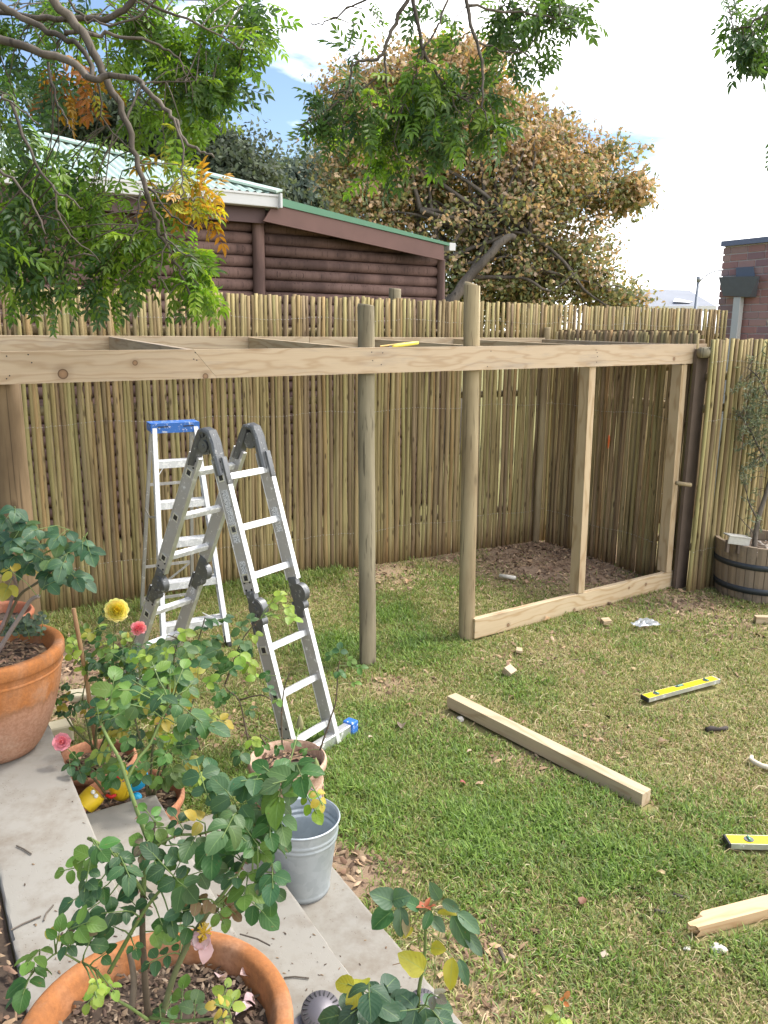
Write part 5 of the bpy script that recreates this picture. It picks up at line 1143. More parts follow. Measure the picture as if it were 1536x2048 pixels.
# low herb in the weathered pot
hb = empty('potted_herb', c2+Z*.38, 'low crinkled grey-green herb growing at the back of the weathered pot', 'plant')
for _ in range(46):
    px, py = random.uniform(10, 85), 1252+random.gauss(0, 9); T = D(px, py, 2.95+random.uniform(-.04, .05)); rose_leaf(hb, T-Z*.02, T, .022, 3, (.075,.11,.07), 0, .2)
# ---------------------------------------------------------------- yellow and pink roses between pots
r3 = empty('rose_bush', c5+Z*.25, 'rose bush with yellowing leaves and a big yellow bloom beside the bamboo stake', 'rose bush', 'potted roses'); S = []
dd3 = PJ(c5+Z*.5)[2]
for pts in ([(190, 1500), (195, 1440), (215, 1380), (225, 1310), (230, 1240)], [(185, 1500), (175, 1450), (165, 1400), (175, 1350)], [(200, 1500), (225, 1430), (250, 1360), (262, 1300), (275, 1262)], [(195, 1500), (150, 1460), (125, 1420), (110, 1390)], [(200, 1500), (245, 1450), (290, 1400), (330, 1350)]): S += cane(r3, pts, dd3, dd3-.05, .0055, .002, (.13,.15,.06))
L_ = []
for _ in range(50): L_.append((random.gauss(200, 30), random.uniform(1255, 1480), dd3+random.uniform(-.15, .1), 1, random.choice((YEL, None, LIME, None))))
for _ in range(60): L_.append((random.gauss(262, 38), random.uniform(1285, 1430), dd3+random.uniform(-.12, .12)))
for _ in range(12): L_.append((random.gauss(135, 20), random.uniform(1370, 1440), dd3-.1, .8, random.choice((None, YEL))))
for q in ((215, 1215), (205, 1235), (200, 1260), (225, 1275), (245, 1270)): L_.append((*q, dd3-.03, .8))
bush(r3, S, L_, .036, n=3, djit=.03)
bloom(r3, 233, 1221, dd3-.06, .043, (.84,.72,.08), (.88,.82,.36), 6, 6, .8, unit(EYE-D(233, 1221, dd3))*.9+A3(.15, 0, .25)); bloom(r3, 277, 1257, dd3-.04, .026, (.78,.20,.28), (.86,.42,.46), 4, 5, .6); bud(r3, 256, 1270, dd3-.04, .009, (.70,.62,.12))
r4 = empty('rose_bush', c4+Z*.25, 'dense leafy rose bush in the reddish pot, standing behind the plastic toys', 'rose bush', 'potted roses'); S = []; dd4 = PJ(c4+Z*.5)[2]
for pts in ([(300, 1590), (305, 1500), (320, 1420), (345, 1340), (350, 1290)], [(295, 1590), (285, 1500), (270, 1430), (280, 1350)], [(305, 1590), (345, 1500), (375, 1430), (395, 1380)], [(220, 1600), (190, 1560), (165, 1535), (140, 1520)], [(310, 1590), (318, 1540), (335, 1500)]): S += cane(r4, pts, dd4-.02, dd4-.12, .006, .0025, (.12,.12,.06))
L_ = []
for _ in range(105): L_.append((random.gauss(318, 48), random.uniform(1290, 1560), dd4+random.uniform(-.2, .05), 1, random.choice((None, None, None, LIME, YEL))))
for q in [(150, 1515), (175, 1530), (160, 1545), (185, 1520), (195, 1545), (215, 1560), (235, 1540), (140, 1530), (205, 1500, 1, YEL)]: L_.append((q[0], q[1], dd4-.15, .85))
for q in [(345, 1540), (330, 1560), (350, 1555)]: L_.append((*q, dd4-.15, 1.1, [(.07,.12,.03)]))
bush(r4, S, L_, .040, n=3, djit=.03)
bloom(r4, 124, 1484, dd4-.16, .030, (.80,.30,.36), (.82,.36,.42), 3, 8, .9, A3(.1, -.8, .5), 'flower', .3)
cane(r4, [(175, 1560), (155, 1520), (130, 1492)], dd4-.1, dd4-.14, .0025, .0018, GC, False)
# ---------------------------------------------------------------- rose in the pale pot
r5 = empty('rose_bush', c6+Z*.25, 'sparse rose bush with dark thin canes in the pale pinkish pot by the ladder', 'rose bush', 'potted roses'); S = []; dd5 = PJ(c6+Z*.5)[2]
for pts in ([(500, 1500), (490, 1450), (478, 1400), (455, 1380), (448, 1368)], [(450, 1368), (465, 1330), (480, 1290), (497, 1262), (520, 1238)], [(565, 1500), (563, 1440), (568, 1380), (580, 1345)], [(640, 1500), (660, 1440), (672, 1400), (676, 1340), (680, 1320)], [(540, 1500), (520, 1470), (540, 1480)], [(480, 1400), (520, 1390), (545, 1400)], [(400, 1500), (380, 1420), (372, 1350), (400, 1270), (410, 1235)], [(380, 1290), (350, 1275), (335, 1270)]): S += cane(r5, pts, dd5, dd5-.08, .0042, .002, (.13,.10,.07))
L_ = [(405, 1255, 1), (420, 1240, 1.1), (430, 1275, 1.1), (402, 1285, 1), (435, 1300, 1.2), (415, 1315, 1.1), (450, 1235, 1), (480, 1255, 1), (500, 1240, .9), (488, 1285, 1), (510, 1270, .9, LIME), (480, 1310, 1.1, LIME), (500, 1330, 1, LIME), (455, 1325, 1), (440, 1340, 1), (510, 1350, .9, LIME), (430, 1365, .9), (545, 1205, .9, LIME), (560, 1190, .8, LIME), (575, 1215, .9, LIME), (545, 1230, .9, LIME), (585, 1235, .9, LIME), (460, 1390, .8), (500, 1420, .7), (540, 1380, .7), (555, 1400, .6), (490, 1300, .9), (535, 1350, .7), (375, 1300, 1), (350, 1290, 1), (365, 1265, 1, LIME), (330, 1285, .9), (680, 1300, .7), (700, 1320, .6), (660, 1310, .6), (680, 1345, .8), (708, 1365, .6), (720, 1335, .6), (525, 1490, .9), (555, 1495, .8), (480, 1510, 1), (610, 1500, .6), (505, 1480, 1, LIME), (590, 1485, .6), (440, 1400, .8)]
bush(r5, S, [(q[0], q[1], dd5-.06, q[2], q[3] if len(q) > 3 else None) for q in L_], .047, n=3, djit=.05)
# ---------------------------------------------------------------- small rose with drooping leaves, bottom middle
r6 = empty('young_rose', G(846, 2190, .2), 'young rose with drooping yellow-spotted leaves standing in front of the lawn at the bottom', 'rose bush'); S = []
S += cane(r6, [(800, 2560), (822, 2300), (835, 2060), (838, 1980), (848, 1925), (851, 1870), (850, 1830), (851, 1818)], 1.62, 1.42, .005, .0026, GC); S += cane(r6, [(848, 1945), (830, 1928), (808, 1925), (785, 1930)], 1.46, 1.45, .0016, .0009, (.28,.17,.09), False)
def droopleaf(px0, py0, px1, py1, w, col, edge, d=1.42, tw=.3):
    A = D(px0, py0, d); T = D(px1, py1, d-.02); y = T-A; L = np.linalg.norm(y); y = unit(y); cam_ = unit(EYE-A); nrm = unit(cam_+Z*.5+rand_dir()*tw); nrm = unit(nrm-y*(y@nrm)); x = np.cross(y, nrm); mb = MB()
    addpatch(mb, leaf_patch(L*1.02, L*w, .35, .5, 8, wav=.02), A, x, y, nrm, vary(col, .08), edge); near_ = nearest(S, A); mb.tube([near_, (near_+A)/2+Z*.006, A], [.0016, .0013, .001], 5, False, 0, (.24,.16,.08)); return mb.obj('leaf', M['rose_leaf'], r6, True)
GB = (.085,.15,.085); GD = (.05,.13,.045); YL = (.40,.36,.04)
for a in [(785, 1822, 742, 1852, .9, GD, .5), (788, 1805, 748, 1785, .8, GB, .6), (785, 1800, 815, 1790, .9, GB, .2), (800, 1812, 803, 1880, .55, GB, .9), (812, 1830, 812, 1872, .5, (.30,.22,.10), 1), (825, 1855, 808, 1872, .5, YL, .5), (880, 1800, 862, 1768, .5, GB, .2), (885, 1802, 918, 1822, .6, GB, .2), (915, 1825, 962, 1865, .55, GB, .8), (905, 1828, 938, 1900, .5, GD, .6), (862, 1835, 890, 1862, .7, GB, .5), (875, 1825, 908, 1822, .35, YL, .2), (848, 1940, 804, 1912, .75, YL, .3), (862, 1895, 888, 1898, .8, YL, .4), (905, 1915, 898, 1982, .55, YL, .9), (918, 1918, 938, 1975, .45, GB, .9), (930, 1862, 965, 1912, .5, GB, 1), (862, 1822, 848, 1858, .6, GD, .2), (838, 1815, 812, 1800, .7, GD, .2)]: droopleaf(*a)
S += cane(r6, [(851, 1900), (880, 1895), (905, 1915)], 1.44, 1.42, .0014, .001, GC, False)
mb = MB(); V, Fc, LV = leaf_patch(.02, .009, .3, .4); T = D(851, 1815, 1.42)
for k in range(5):
    a = k*1.25; y = unit(A3(math.cos(a), math.sin(a)*.6, .55)); nrm = unit(Z-y*y[2]); mb.add(V @ np.array([np.cross(y, nrm), y, nrm])+T, Fc, 0, (.45,.14,.07))
mb.obj('red_shoot', M['petal'], r6, True)
r7 = empty('low_rose', G(780, 2200, .2), 'low dark green rose foliage with one yellow leaf at the bottom edge of the picture', 'rose bush'); Sx = S; S = []
S += cane(r7, [(770, 2400), (768, 2150), (755, 2040), (745, 1990)], 1.62, 1.50, .004, .002, GC); S += cane(r7, [(768, 2150), (800, 2070), (850, 2010)], 1.55, 1.5, .003, .002, GC, False)
L_ = [(712, 1975, 1.0, YL), (738, 1982, 1.1, None), (765, 1985, 1, None), (720, 2015, 1.2, None), (690, 2030, 1.1, None), (745, 2020, 1.2, None), (775, 2010, 1, None), (770, 2045, 1.2, None), (725, 2050, 1.1, None), (818, 2020, 1.2, None), (862, 2015, 1.1, None), (835, 2040, 1.2, None), (885, 2045, 1.1, None), (800, 2048, 1, None), (872, 1992, .6, (.15,.14,.12))]
bush(r7, S, [(q[0], q[1], 1.5, q[2], [q[3]] if q[3] else [(.045,.10,.055), (.055,.12,.06), (.04,.085,.05)]) for q in L_], .045, n=3, djit=.02)
r8 = empty('small_seedling', G(1120, 2060), 'tiny yellow-green rose shoot with a red tip at the bottom edge of the lawn', 'plant')
S = cane(r8, [(1118, 2110), (1120, 2050), (1126, 2015)], 1.75, 1.6, .002, .0014, GC, False)
bush(r8, S, [(1105, 2030, 1.6, 1, YEL), (1120, 2040, 1.6, 1, LIME), (1132, 2045, 1.6, 1, LIME), (1128, 2000, 1.6, .7, [(.45,.16,.06)])], .022, n=3, djit=.01)

# ================================================================== TREES: vectorised scatter
def scatter(name, TV, TF, pos, Y, N, S_, C, mat, par=None, kind='stuff', lv=None, tcol=None):
    """instances of template TV (k,3) at pos with local y axis Y, normal N, scale S_"""
    n_ = len(pos); Y = Y/np.linalg.norm(Y, axis=1, keepdims=True); N = N-Y*np.sum(N*Y, 1, keepdims=True); N /= np.linalg.norm(N, axis=1, keepdims=True); X = np.cross(Y, N)
    V = (TV[None, :, 0:1]*X[:, None]+TV[None, :, 1:2]*Y[:, None]+TV[None, :, 2:3]*N[:, None])*S_[:, None, None]+pos[:, None]
    T = (TF[None]+(np.arange(n_)*len(TV))[:, None, None]).reshape(-1, TF.shape[1])
    C = np.repeat(C[:, None], len(TV), 1)
    if tcol is not None: C = C*tcol[None]
    C = C.reshape(-1, 3); at_ = {'col': ('FLOAT_COLOR', np.clip(C, 0, 1))}
    if lv is not None: at_['lv'] = ('FLOAT_VECTOR', np.tile(lv, (n_, 1)))
    o = link(name, fastmesh(name, V.reshape(-1, 3), T, mat, at_, True), par)
    if kind: o['kind'] = kind
    return o
# pinnate leaf template (rachis along +Y, 9 leaflets)
def pinnate():
    V = []; T = []; LV = []
    def leaflet(o, a, s, droop):
        y = A3(math.sin(a), math.cos(a), -droop); y = unit(y); x = unit(np.cross(y, Z)); zc = np.cross(x, y); b = len(V)
        for (u_, v_, w_) in ((0, 0, 0), (-.5, .38, .12), (0, .45, 0), (.5, .38, .12), (-.36, .70, .08), (0, .74, -.02), (.36, .70, .08), (0, 1.0, -.10)): V.append(o+x*u_*s*.36+y*v_*s+zc*w_*s); LV.append((u_*2, v_, 0))
        for f in ((0, 2, 1), (0, 3, 2), (1, 2, 5), (1, 5, 4), (2, 3, 6), (2, 6, 5), (4, 5, 7), (5, 6, 7)): T.append(tuple(b+q for q in f))
    for i, f in enumerate((.30, .53, .76, .97)):
        for s in (-1, 1): leaflet(A3(0, f, -.10*f*f), s*(1.05-.25*f), .36+.04*math.sin(i*2), .28)
    leaflet(A3(0, 1.0, -.1), 0, .42, .35)
    b = len(V)
    for f in (0, 1.02):
        for (x, z) in ((-.008, 0), (.008, 0), (0, .012)): V.append(A3(x, f, z-.10*f*f)); LV.append((.5, .5, 0))
    for j in range(3): T.append((b+j, b+(j+1) % 3, b+3+(j+1) % 3)); T.append((b+j, b+3+(j+1) % 3, b+3+j))
    return np.array(V), np.array(T), np.array(LV)
PV, PT, PLV = pinnate()
GT = [(.085,.165,.028), (.12,.21,.032), (.15,.26,.038), (.20,.31,.045), (.11,.185,.055)]
GY = [(.20,.34,.04), (.30,.42,.05), (.15,.28,.035)]; GD_ = [(.06,.12,.04), (.08,.15,.05), (.065,.12,.065)]; OR = [(.42,.17,.035), (.48,.25,.04), (.36,.13,.04)]; YO = [(.55,.42,.05), (.55,.30,.04), (.42,.42,.06)]; GG = [(.06,.12,.055), (.085,.15,.07), (.05,.10,.04)]
PAL = {'T': GT, 'Y': GY, 'D': GD_, 'O': OR, 'W': YO, 'G': GG}
def grow_tree(root, limbs, blobs, depth, leafL=.15, nobj=300, name_b='branch', kd=1.0, dl=0.0, kr=.60):
    S = []
    for pts, r0, r1, dz0, dz1 in limbs:
        r0 *= kr; r1 *= kr; P = px_line(pts, depth+dz0+dl, depth+dz1+dl); m = len(P); P = [p+rng.normal(size=3)*.004 for p in P]; mb = MB(); mb.tube(P, [r0+(r1-r0)*i/(m-1) for i in range(m)], 9 if r0 > .012 else 6, True, 0, None, .05); mb.obj(name_b, M['bark'], root, True)
        S += [(p, r0+(r1-r0)*i/(m-1)) for i, p in enumerate(P)]
    SP = np.array([p for p, r in S]); pos, Y, N, C, Sz = [], [], [], [], []
    tw = MB()
    for (cx, cy, rx, ry, nc, d0, d1, pal, per) in blobs:
        nc = max(1, int(round(nc*kd)))
        for _ in range(nc):
            while True:
                a, b = random.uniform(-1, 1), random.uniform(-1, 1)
                if a*a+b*b <= 1: break
            c = D(cx+a*rx, cy+b*ry, depth+random.uniform(d0, d1)); dk_ = np.linalg.norm(SP-c-Z*.08, axis=1); kk = np.argsort(dk_)[:14]; k = int(kk[random.randrange(14)]); A = SP[k]; L = np.linalg.norm(c-A)
            mid = A*.45+c*.55+Z*.12*L+rng.normal(size=3)*.10*L; P = [A, mid, c]; tw.tube([A, A*.6+mid*.4+Z*.01, mid, mid*.4+c*.6, c], [.0026, .0023, .0019, .0015, .0010], 5, False)
            out = unit(c-A)
            for j in range(per):
                f = random.uniform(.55, 1.05); p = (mid*(1-f)+c*f) if f > 0 else c; p = mid+(c-mid)*max(0, min(1.0, (f-.55)*2.2))
                y = unit(out*.45+rng.normal(size=3)*.62-Z*.42); n_ = unit(Z*.7+rng.normal(size=3)*.45); pos.append(p+rng.normal(size=3)*.012); Y.append(y); N.append(n_)
                pc_ = PAL[random.choice(pal)]; C.append(vary(random.choice(pc_), .2)); Sz.append(leafL*random.uniform(.7, 1.15))
    o = tw.obj('twigs', M['bark'], root, True); o['kind'] = 'stuff'
    pos, Y, N, C, Sz = map(np.array, (pos, Y, N, C, Sz))
    pr = np.array([PJ(p) for p in pos]); vis = (pr[:, 0] > 0) & (pr[:, 0] < 1536) & (pr[:, 1] > 0); order = np.argsort(np.where(vis, pr[:, 2]/Sz, 99)); near = order[:nobj]; rest = order[nobj:]
    # shared leaf meshes by colour family
    cache = {}
    for i in near:
        key = tuple(np.round(C[i]*14)/14)
        if key not in cache:
            cc = np.array([max(.012, q) for q in C[i]]); cache[key] = fastmesh('leaf', PV, PT, M['tree_leaf'], {'col': ('FLOAT_COLOR', np.tile(cc, (len(PV), 1))), 'lv': ('FLOAT_VECTOR', PLV)}, True)
        y = unit(Y[i]); n_ = unit(N[i]-y*(y@N[i])); x = np.cross(y, n_); s = Sz[i]; link('leaf', cache[key], root, frameM(pos[i], x*s, y*s, n_*s))
    scatter('foliage', PV, PT, pos[rest], Y[rest], N[rest], Sz[rest], C[rest], M['tree_leaf'], root, 'stuff', PLV)
# ---------------------------------------------------------------- left tree overhanging the frame
lt_ = empty('overhanging_tree', A3(-3.3, 1.9, 0), 'tree with long grey limbs and feathery leaves drooping in front of the log house', 'tree', 'overhanging trees')
limbs = [([(60, -90), (107, 0), (165, 65), (200, 130), (225, 185), (250, 235), (270, 300), (285, 360), (305, 420), (320, 470), (345, 510), (365, 560), (380, 592)], .028, .005, 0, .2),
 ([(-90, 60), (-20, 70), (90, 105), (150, 130), (190, 160), (220, 150), (270, 160), (310, 195), (345, 235), (370, 280), (400, 302), (428, 311)], .024, .005, -.1, -.2),
 ([(-60, -20), (0, 10), (60, 45), (125, 75), (165, 100), (190, 160)], .021, .012, .1, 0), ([(285, -30), (260, 5), (225, 35), (150, 35), (75, 35), (-20, 20)], .020, .016, .2, .3),
 ([(125, 65), (180, 68), (225, 70), (300, 85), (350, 110), (372, 150)], .014, .004, .1, .2), ([(95, 125), (115, 200), (130, 240), (145, 265)], .008, .003, -.1, -.2), ([(345, 235), (362, 280), (365, 340), (365, 395)], .006, .004, -.2, -.2),
 ([(130, -10), (160, 25), (185, 45), (265, 40), (330, -20)], .008, .006, .1, .1), ([(295, 375), (330, 390), (350, 400), (385, 400)], .006, .003, .1, .1), ([(300, 380), (340, 425), (365, 445), (390, 460)], .007, .003, .1, 0), ([(320, 470), (350, 495), (390, 520)], .006, .003, .1, 0),
 ([(280, 380), (275, 435), (262, 500)], .007, .003, .1, .1), ([(20, 200), (60, 300), (105, 370), (135, 395), (165, 415)], .009, .004, -.2, -.2), ([(105, 370), (120, 430), (150, 480), (200, 520)], .006, .003, -.2, -.1), ([(-40, 180), (0, 190), (40, 220), (75, 248)], .007, .003, -.2, -.3), ([(-40, 330), (10, 350), (60, 400), (90, 470)], .009, .004, -.3, -.3),
 ([(250, 240), (290, 170), (350, 165), (430, 160)], .008, .003, .2, .3), ([(190, 160), (215, 250), (262, 300)], .006, .003, 0, .1), ([(250, -20), (330, 20), (420, 60), (490, 100)], .011, .004, .1, .2), ([(305, 420), (335, 470), (318, 540), (340, 590)], .006, .003, .1, .2)]
bl_ = [(470, 45, 70, 60, 15, -.1, .5, 'TD', 12), (400, 90, 90, 70, 17, 0, .5, 'TTY', 12), (300, 50, 90, 60, 13, 0, .6, 'TT', 11), (180, 30, 100, 45, 9, .1, .6, 'TD', 9), (60, 60, 80, 60, 9, -.1, .5, 'DTG', 9), (55, 160, 75, 60, 11, -.2, .3, 'DDG', 10), (330, 170, 90, 60, 13, 0, .5, 'TYT', 11), (440, 150, 70, 55, 13, 0, .5, 'TTG', 12), (390, 225, 60, 45, 10, 0, .4, 'TY', 11), (250, 120, 70, 50, 7, .1, .5, 'TT', 9), (300, 260, 60, 50, 4, .1, .4, 'T', 9),
       (150, 185, 36, 45, 6, -.1, .1, 'O', 9), (190, 240, 25, 20, 2, -.1, .1, 'OW', 6), (460, 190, 40, 30, 5, 0, .3, 'TG', 9), (25, 285, 60, 50, 8, -.4, -.1, 'TD', 10), (35, 400, 75, 70, 16, -.4, -.1, 'TGT', 11), (70, 500, 90, 70, 16, -.3, 0, 'TDG', 11), (150, 430, 70, 50, 8, -.2, .1, 'TT', 10), (200, 470, 80, 60, 15, -.2, .1, 'TY', 11), (240, 550, 70, 45, 10, -.1, .1, 'TY', 10), (180, 600, 45, 35, 6, -.1, .1, 'TG', 10), (330, 460, 60, 50, 8, -.1, .1, 'YTY', 9), (395, 530, 38, 50, 9, -.1, .1, 'YTY', 11), (380, 590, 45, 20, 5, 0, .1, 'TY', 9), (355, 405, 55, 35, 6, -.1, .1, 'YW', 8), (405, 370, 30, 25, 5, -.1, .1, 'WW', 8), (400, 420, 25, 20, 3, -.1, .1, 'WO', 6), (175, 360, 40, 30, 1, -.1, .1, 'YG', 7), (130, 330, 60, 40, 1, -.1, .2, 'T', 7), (100, 590, 60, 30, 6, -.1, .1, 'TG', 10), (330, 330, 60, 60, 4, 0, .3, 'TY', 8), (270, 330, 50, 50, 1, .1, .3, 'T', 8), (20, 560, 50, 40, 7, -.3, 0, 'DT', 10)]
grow_tree(lt_, limbs, bl_, 2.95, .104, kd=.52, dl=-.30)
mb = MB(); tp = [A3(-3.35, 1.9, -.1), A3(-3.3, 1.92, 1.2), A3(-3.15, 2.0, 2.4), A3(-2.9, 2.15, 3.2), A3(-2.75, 2.3, 4.0)]; mb.tube(tp, [.19, .16, .14, .11, .07], 14, True, 0, None, .04); mb.obj('trunk', M['bark'], lt_, True)
for e in (px_line(limbs[0][0], 2.65)[0], px_line(limbs[1][0], 2.55, 2.45)[0], px_line(limbs[2][0], 2.75)[0], px_line(limbs[15][0], 2.35)[0], px_line(limbs[14][0], 2.45)[0]):
    mb = MB(); k = min(tp[1:], key=lambda q: np.linalg.norm(q-e)+ (0 if q[2] < e[2] else .5)); mb.tube([k, k*.5+e*.5+Z*.05, e], [.05, .03, .018], 9); mb.obj('branch', M['bark'], lt_, True)
# ---------------------------------------------------------------- tree hanging in from above
ct_ = empty('overhanging_tree', A3(2.6, -1.2, 0), 'dark tree whose leafy branch tips hang in front of the browning oak', 'tree', 'overhanging trees')
limbs = [([(840, -120), (815, 0), (783, 55), (765, 110), (735, 120), (705, 135), (695, 190), (685, 230)], .016, .004, 0, .1), ([(835, -120), (830, 0), (845, 95), (873, 145), (903, 185), (948, 200)], .015, .005, 0, .1), ([(935, -120), (930, 0), (953, 85), (965, 140), (968, 200), (973, 245)], .015, .004, 0, 0), ([(845, 100), (835, 135), (823, 170), (800, 205)], .007, .003, 0, .1), ([(620, 47), (645, 45), (675, 30), (705, 12), (745, -10), (800, -60)], .003, .009, .1, .1), ([(770, 150), (735, 170), (700, 185), (660, 215), (625, 240), (597, 248)], .007, .002, .1, .1),
 ([(930, 10), (990, 20), (1060, 30), (1120, 40), (1160, 60)], .010, .003, 0, .1), ([(953, 85), (1000, 100), (1050, 105)], .007, .003, 0, .1), ([(768, 110), (772, 170), (780, 215), (775, 260)], .008, .003, .1, .2), ([(1590, -40), (1540, 20), (1500, 50), (1470, 60)], .012, .003, -.1, -.1), ([(1590, 40), (1540, 90), (1515, 125)], .008, .003, -.1, -.1), ([(705, 135), (710, 110), (730, 95)], .004, .002, 0, 0), ([(845, 100), (870, 60), (890, 20), (900, -60)], .006, .008, 0, 0), ([(903, 185), (920, 240), (925, 280)], .005, .002, .1, .1), ([(823, 170), (790, 260), (800, 320)], .005, .002, .1, .1)]
bl_ = [(1000, 25, 70, 35, 10, -.1, .2, 'DDT', 10), (1080, 45, 65, 50, 13, -.1, .2, 'DDT', 10), (1150, 35, 35, 30, 6, -.1, .2, 'D', 9), (1040, 95, 60, 35, 8, -.1, .2, 'DT', 9), (1000, 130, 30, 25, 3, 0, .1, 'D', 8), (905, 60, 35, 25, 3, 0, .1, 'DT', 6), (720, 25, 45, 30, 4, 0, .2, 'DT', 5), (700, 100, 25, 15, 2, 0, .1, 'D', 4), (800, 20, 60, 20, 3, 0, .2, 'D', 5), (870, 15, 30, 20, 2, 0, .2, 'DT', 6), (900, 130, 40, 40, 5, 0, .2, 'TD', 9), (850, 180, 70, 40, 11, 0, .2, 'TTY', 10), (960, 190, 60, 45, 11, 0, .2, 'TTG', 10), (890, 240, 90, 50, 17, 0, .2, 'TTG', 10), (990, 240, 40, 40, 7, 0, .2, 'TG', 9), (780, 240, 60, 50, 9, 0, .2, 'TTG', 9), (660, 225, 50, 40, 8, 0, .2, 'GT', 9), (720, 200, 60, 40, 8, 0, .2, 'GT', 8), (640, 190, 30, 20, 3, 0, .2, 'G', 7), (740, 290, 60, 40, 8, .1, .3, 'GTY', 8), (800, 310, 50, 35, 8, .1, .2, 'TY', 9), (900, 300, 60, 30, 7, .1, .2, 'TG', 9), (690, 270, 40, 30, 4, .1, .2, 'G', 7), (640, 300, 15, 20, 1, .1, .2, 'G', 4), (760, 350, 30, 25, 4, .1, .2, 'YG', 7), (1490, 25, 45, 28, 9, -.2, .1, 'D', 10), (1510, 90, 30, 45, 9, -.2, .1, 'D', 10), (1540, 60, 30, 80, 8, -.2, .1, 'D', 10), (1545, 292, 10, 12, 1, -.2, 0, 'D', 5), (800, 140, 40, 30, 2, 0, .2, 'T', 6)]
grow_tree(ct_, limbs, bl_, 3.05, .105, kd=.42, dl=-.05)
mb = MB(); tp = [A3(2.6, -1.2, -.1), A3(2.5, -1.1, 2), A3(2.2, -.6, 4), A3(1.9, .6, 5.4)]; mb.tube(tp, [.22, .18, .14, .09], 12, True, 0, None, .04); mb.obj('trunk', M['bark'], ct_, True)
for pts in (limbs[0][0], limbs[2][0], limbs[9][0], limbs[4][0][::-1]):
    e = D(*pts[0], 3.05); mb = MB(); mb.tube([tp[-1], tp[-1]*.5+e*.5+Z*.3, e], [.06, .04, .015], 9); mb.obj('branch', M['bark'], ct_, True)

# ---------------------------------------------------------------- oak turning brown
ok_ = empty('oak_tree', A3(*D(900, 600, 14)[:2], 0), 'large oak with browning autumn leaves behind the log house and fence', 'tree')
# lobed leaf template: fan
out_ = [(0, 0), (.16, .18), (.10, .30), (.34, .45), (.18, .56), (.30, .80), (.10, .86), (0, 1.0)]; out_ += [(-x, y) for x, y in out_[1:-1][::-1]]
OV = np.array([(0, .5, .06)]+[(x, y, .10*abs(x)-.10*(y-.5)**2) for x, y in out_]); OT = np.array([(0, 1+i, 1+(i+1) % len(out_)) for i in range(len(out_))])
def crown(root, cents, n_, leaf, pal, mat, TV=OV, TF=OT, name='crown', shell=.55, clump=.35, seed=1, gap=False):
    """cents: [(px,py,rx,ry,depth,rdepth)] lobes; leaves gathered in clumps"""
    r_ = np.random.default_rng(seed); area = np.array([c[2]*c[3] for c in cents], float); area /= area.sum(); P = []; Nn = []; Cc = []
    ncl = n_//55; which = r_.choice(len(cents), ncl, p=area)
    for w in which:
        px, py, rx, ry, dpt, rd_ = cents[w]; v = r_.normal(size=3); v /= np.linalg.norm(v); v *= (shell+(1-shell)*r_.random())*(1+.08*r_.normal()); c0 = D(px, py, dpt); sc = A3(rx/1600*dpt, rd_, ry/1600*dpt); c = c0+v*sc
        if gap and mnoise.noise(Vector(c)*1.1) < -.16+.3*r_.random()-.15: continue
        k = 55; q = r_.normal(size=(k, 3))*clump*np.array([1, 1, .62]); P.append(c+q); nn_ = q/clump+v*1.2+A3(0, 0, .9); Nn.append(nn_)
        rad = np.linalg.norm(v); mixv = r_.random(); cl = pal(v, c, mixv, r_); Cc.append(cl(k))
    P = np.concatenate(P); Nn = np.concatenate(Nn); Cc = np.concatenate(Cc); m = len(P); Y = r_.normal(size=(m, 3))+A3(0, 0, -.35); scatter(name, TV, TF, P, Y, Nn+r_.normal(size=(m, 3))*.42, leaf*r_.uniform(.7, 1.25, m), Cc, mat, root, 'stuff')
def oakpal(v, c, mv, r_):
    brown = np.array([(.60,.40,.24), (.68,.49,.30), (.50,.35,.22), (.64,.40,.16), (.56,.42,.30)]); green = np.array([(.21,.24,.10), (.27,.29,.12), (.17,.20,.09), (.33,.32,.11), (.40,.34,.13)])
    h = c[2]/7.5; pb = np.clip(-.20+1.1*h+.2*v[0]+(mv-.5)*1.0, .04, .96)
    sh = r_.random()
    def f(k):
        b = r_.random(k) < pb; return np.where(b[:, None], brown[r_.integers(0, 5, k)], green[r_.integers(0, 5, k)])*r_.uniform(.75, 1.2, (k, 1))*(.7+.55*sh)
    return f
oc = [(790, 250, 130, 130, 13.6, 1.0), (900, 200, 130, 110, 13.8, 1.1), (980, 330, 180, 130, 14, 1.3), (1120, 350, 110, 100, 14, 1.1), (1170, 390, 70, 90, 14, .9), (1060, 470, 170, 110, 14, 1.3), (880, 430, 160, 120, 13.8, 1.2), (740, 350, 110, 90, 13.6, 1.0), (720, 420, 80, 60, 13.6, .8), (960, 560, 160, 70, 13.8, 1.0), (1110, 560, 130, 60, 13.8, .9), (1190, 500, 70, 60, 13.8, .8), (1260, 580, 60, 42, 13.8, .7), (1000, 240, 60, 60, 13.8, .6), (1075, 250, 40, 30, 13.9, .4), (660, 200, 35, 50, 13.6, .4), (1290, 600, 45, 25, 13.6, .5), (1255, 385, 45, 40, 14, .4), (940, 130, 60, 45, 13.9, .4), (720, 180, 60, 40, 13.7, .5), (1230, 300, 35, 30, 14, .3), (960, 620, 200, 40, 13.8, 1.0)]
oc = [((a if a < 1000 else 1000+(a-1000)*.86), (b if a < 1000 else b+(a-1000)*.06), (c if a < 1000 else c*.93), d*1.04, e, f) for a, b, c, d, e, f in oc]
crown(ok_, oc, 135000, .086, oakpal, M['oak_leaf'], clump=.18, seed=3, gap=True)
crown(ok_, [(1262, 400, 26, 40, 14, .3), (1050, 215, 30, 30, 14, .3), (1110, 245, 20, 20, 14, .2), (1235, 310, 30, 15, 14, .2), (890, 120, 40, 30, 13.9, .3), (1262, 360, 15, 20, 14, .2)], 2200, .13, oakpal, M['oak_leaf'], name='outer_sprays', clump=.16, seed=9)
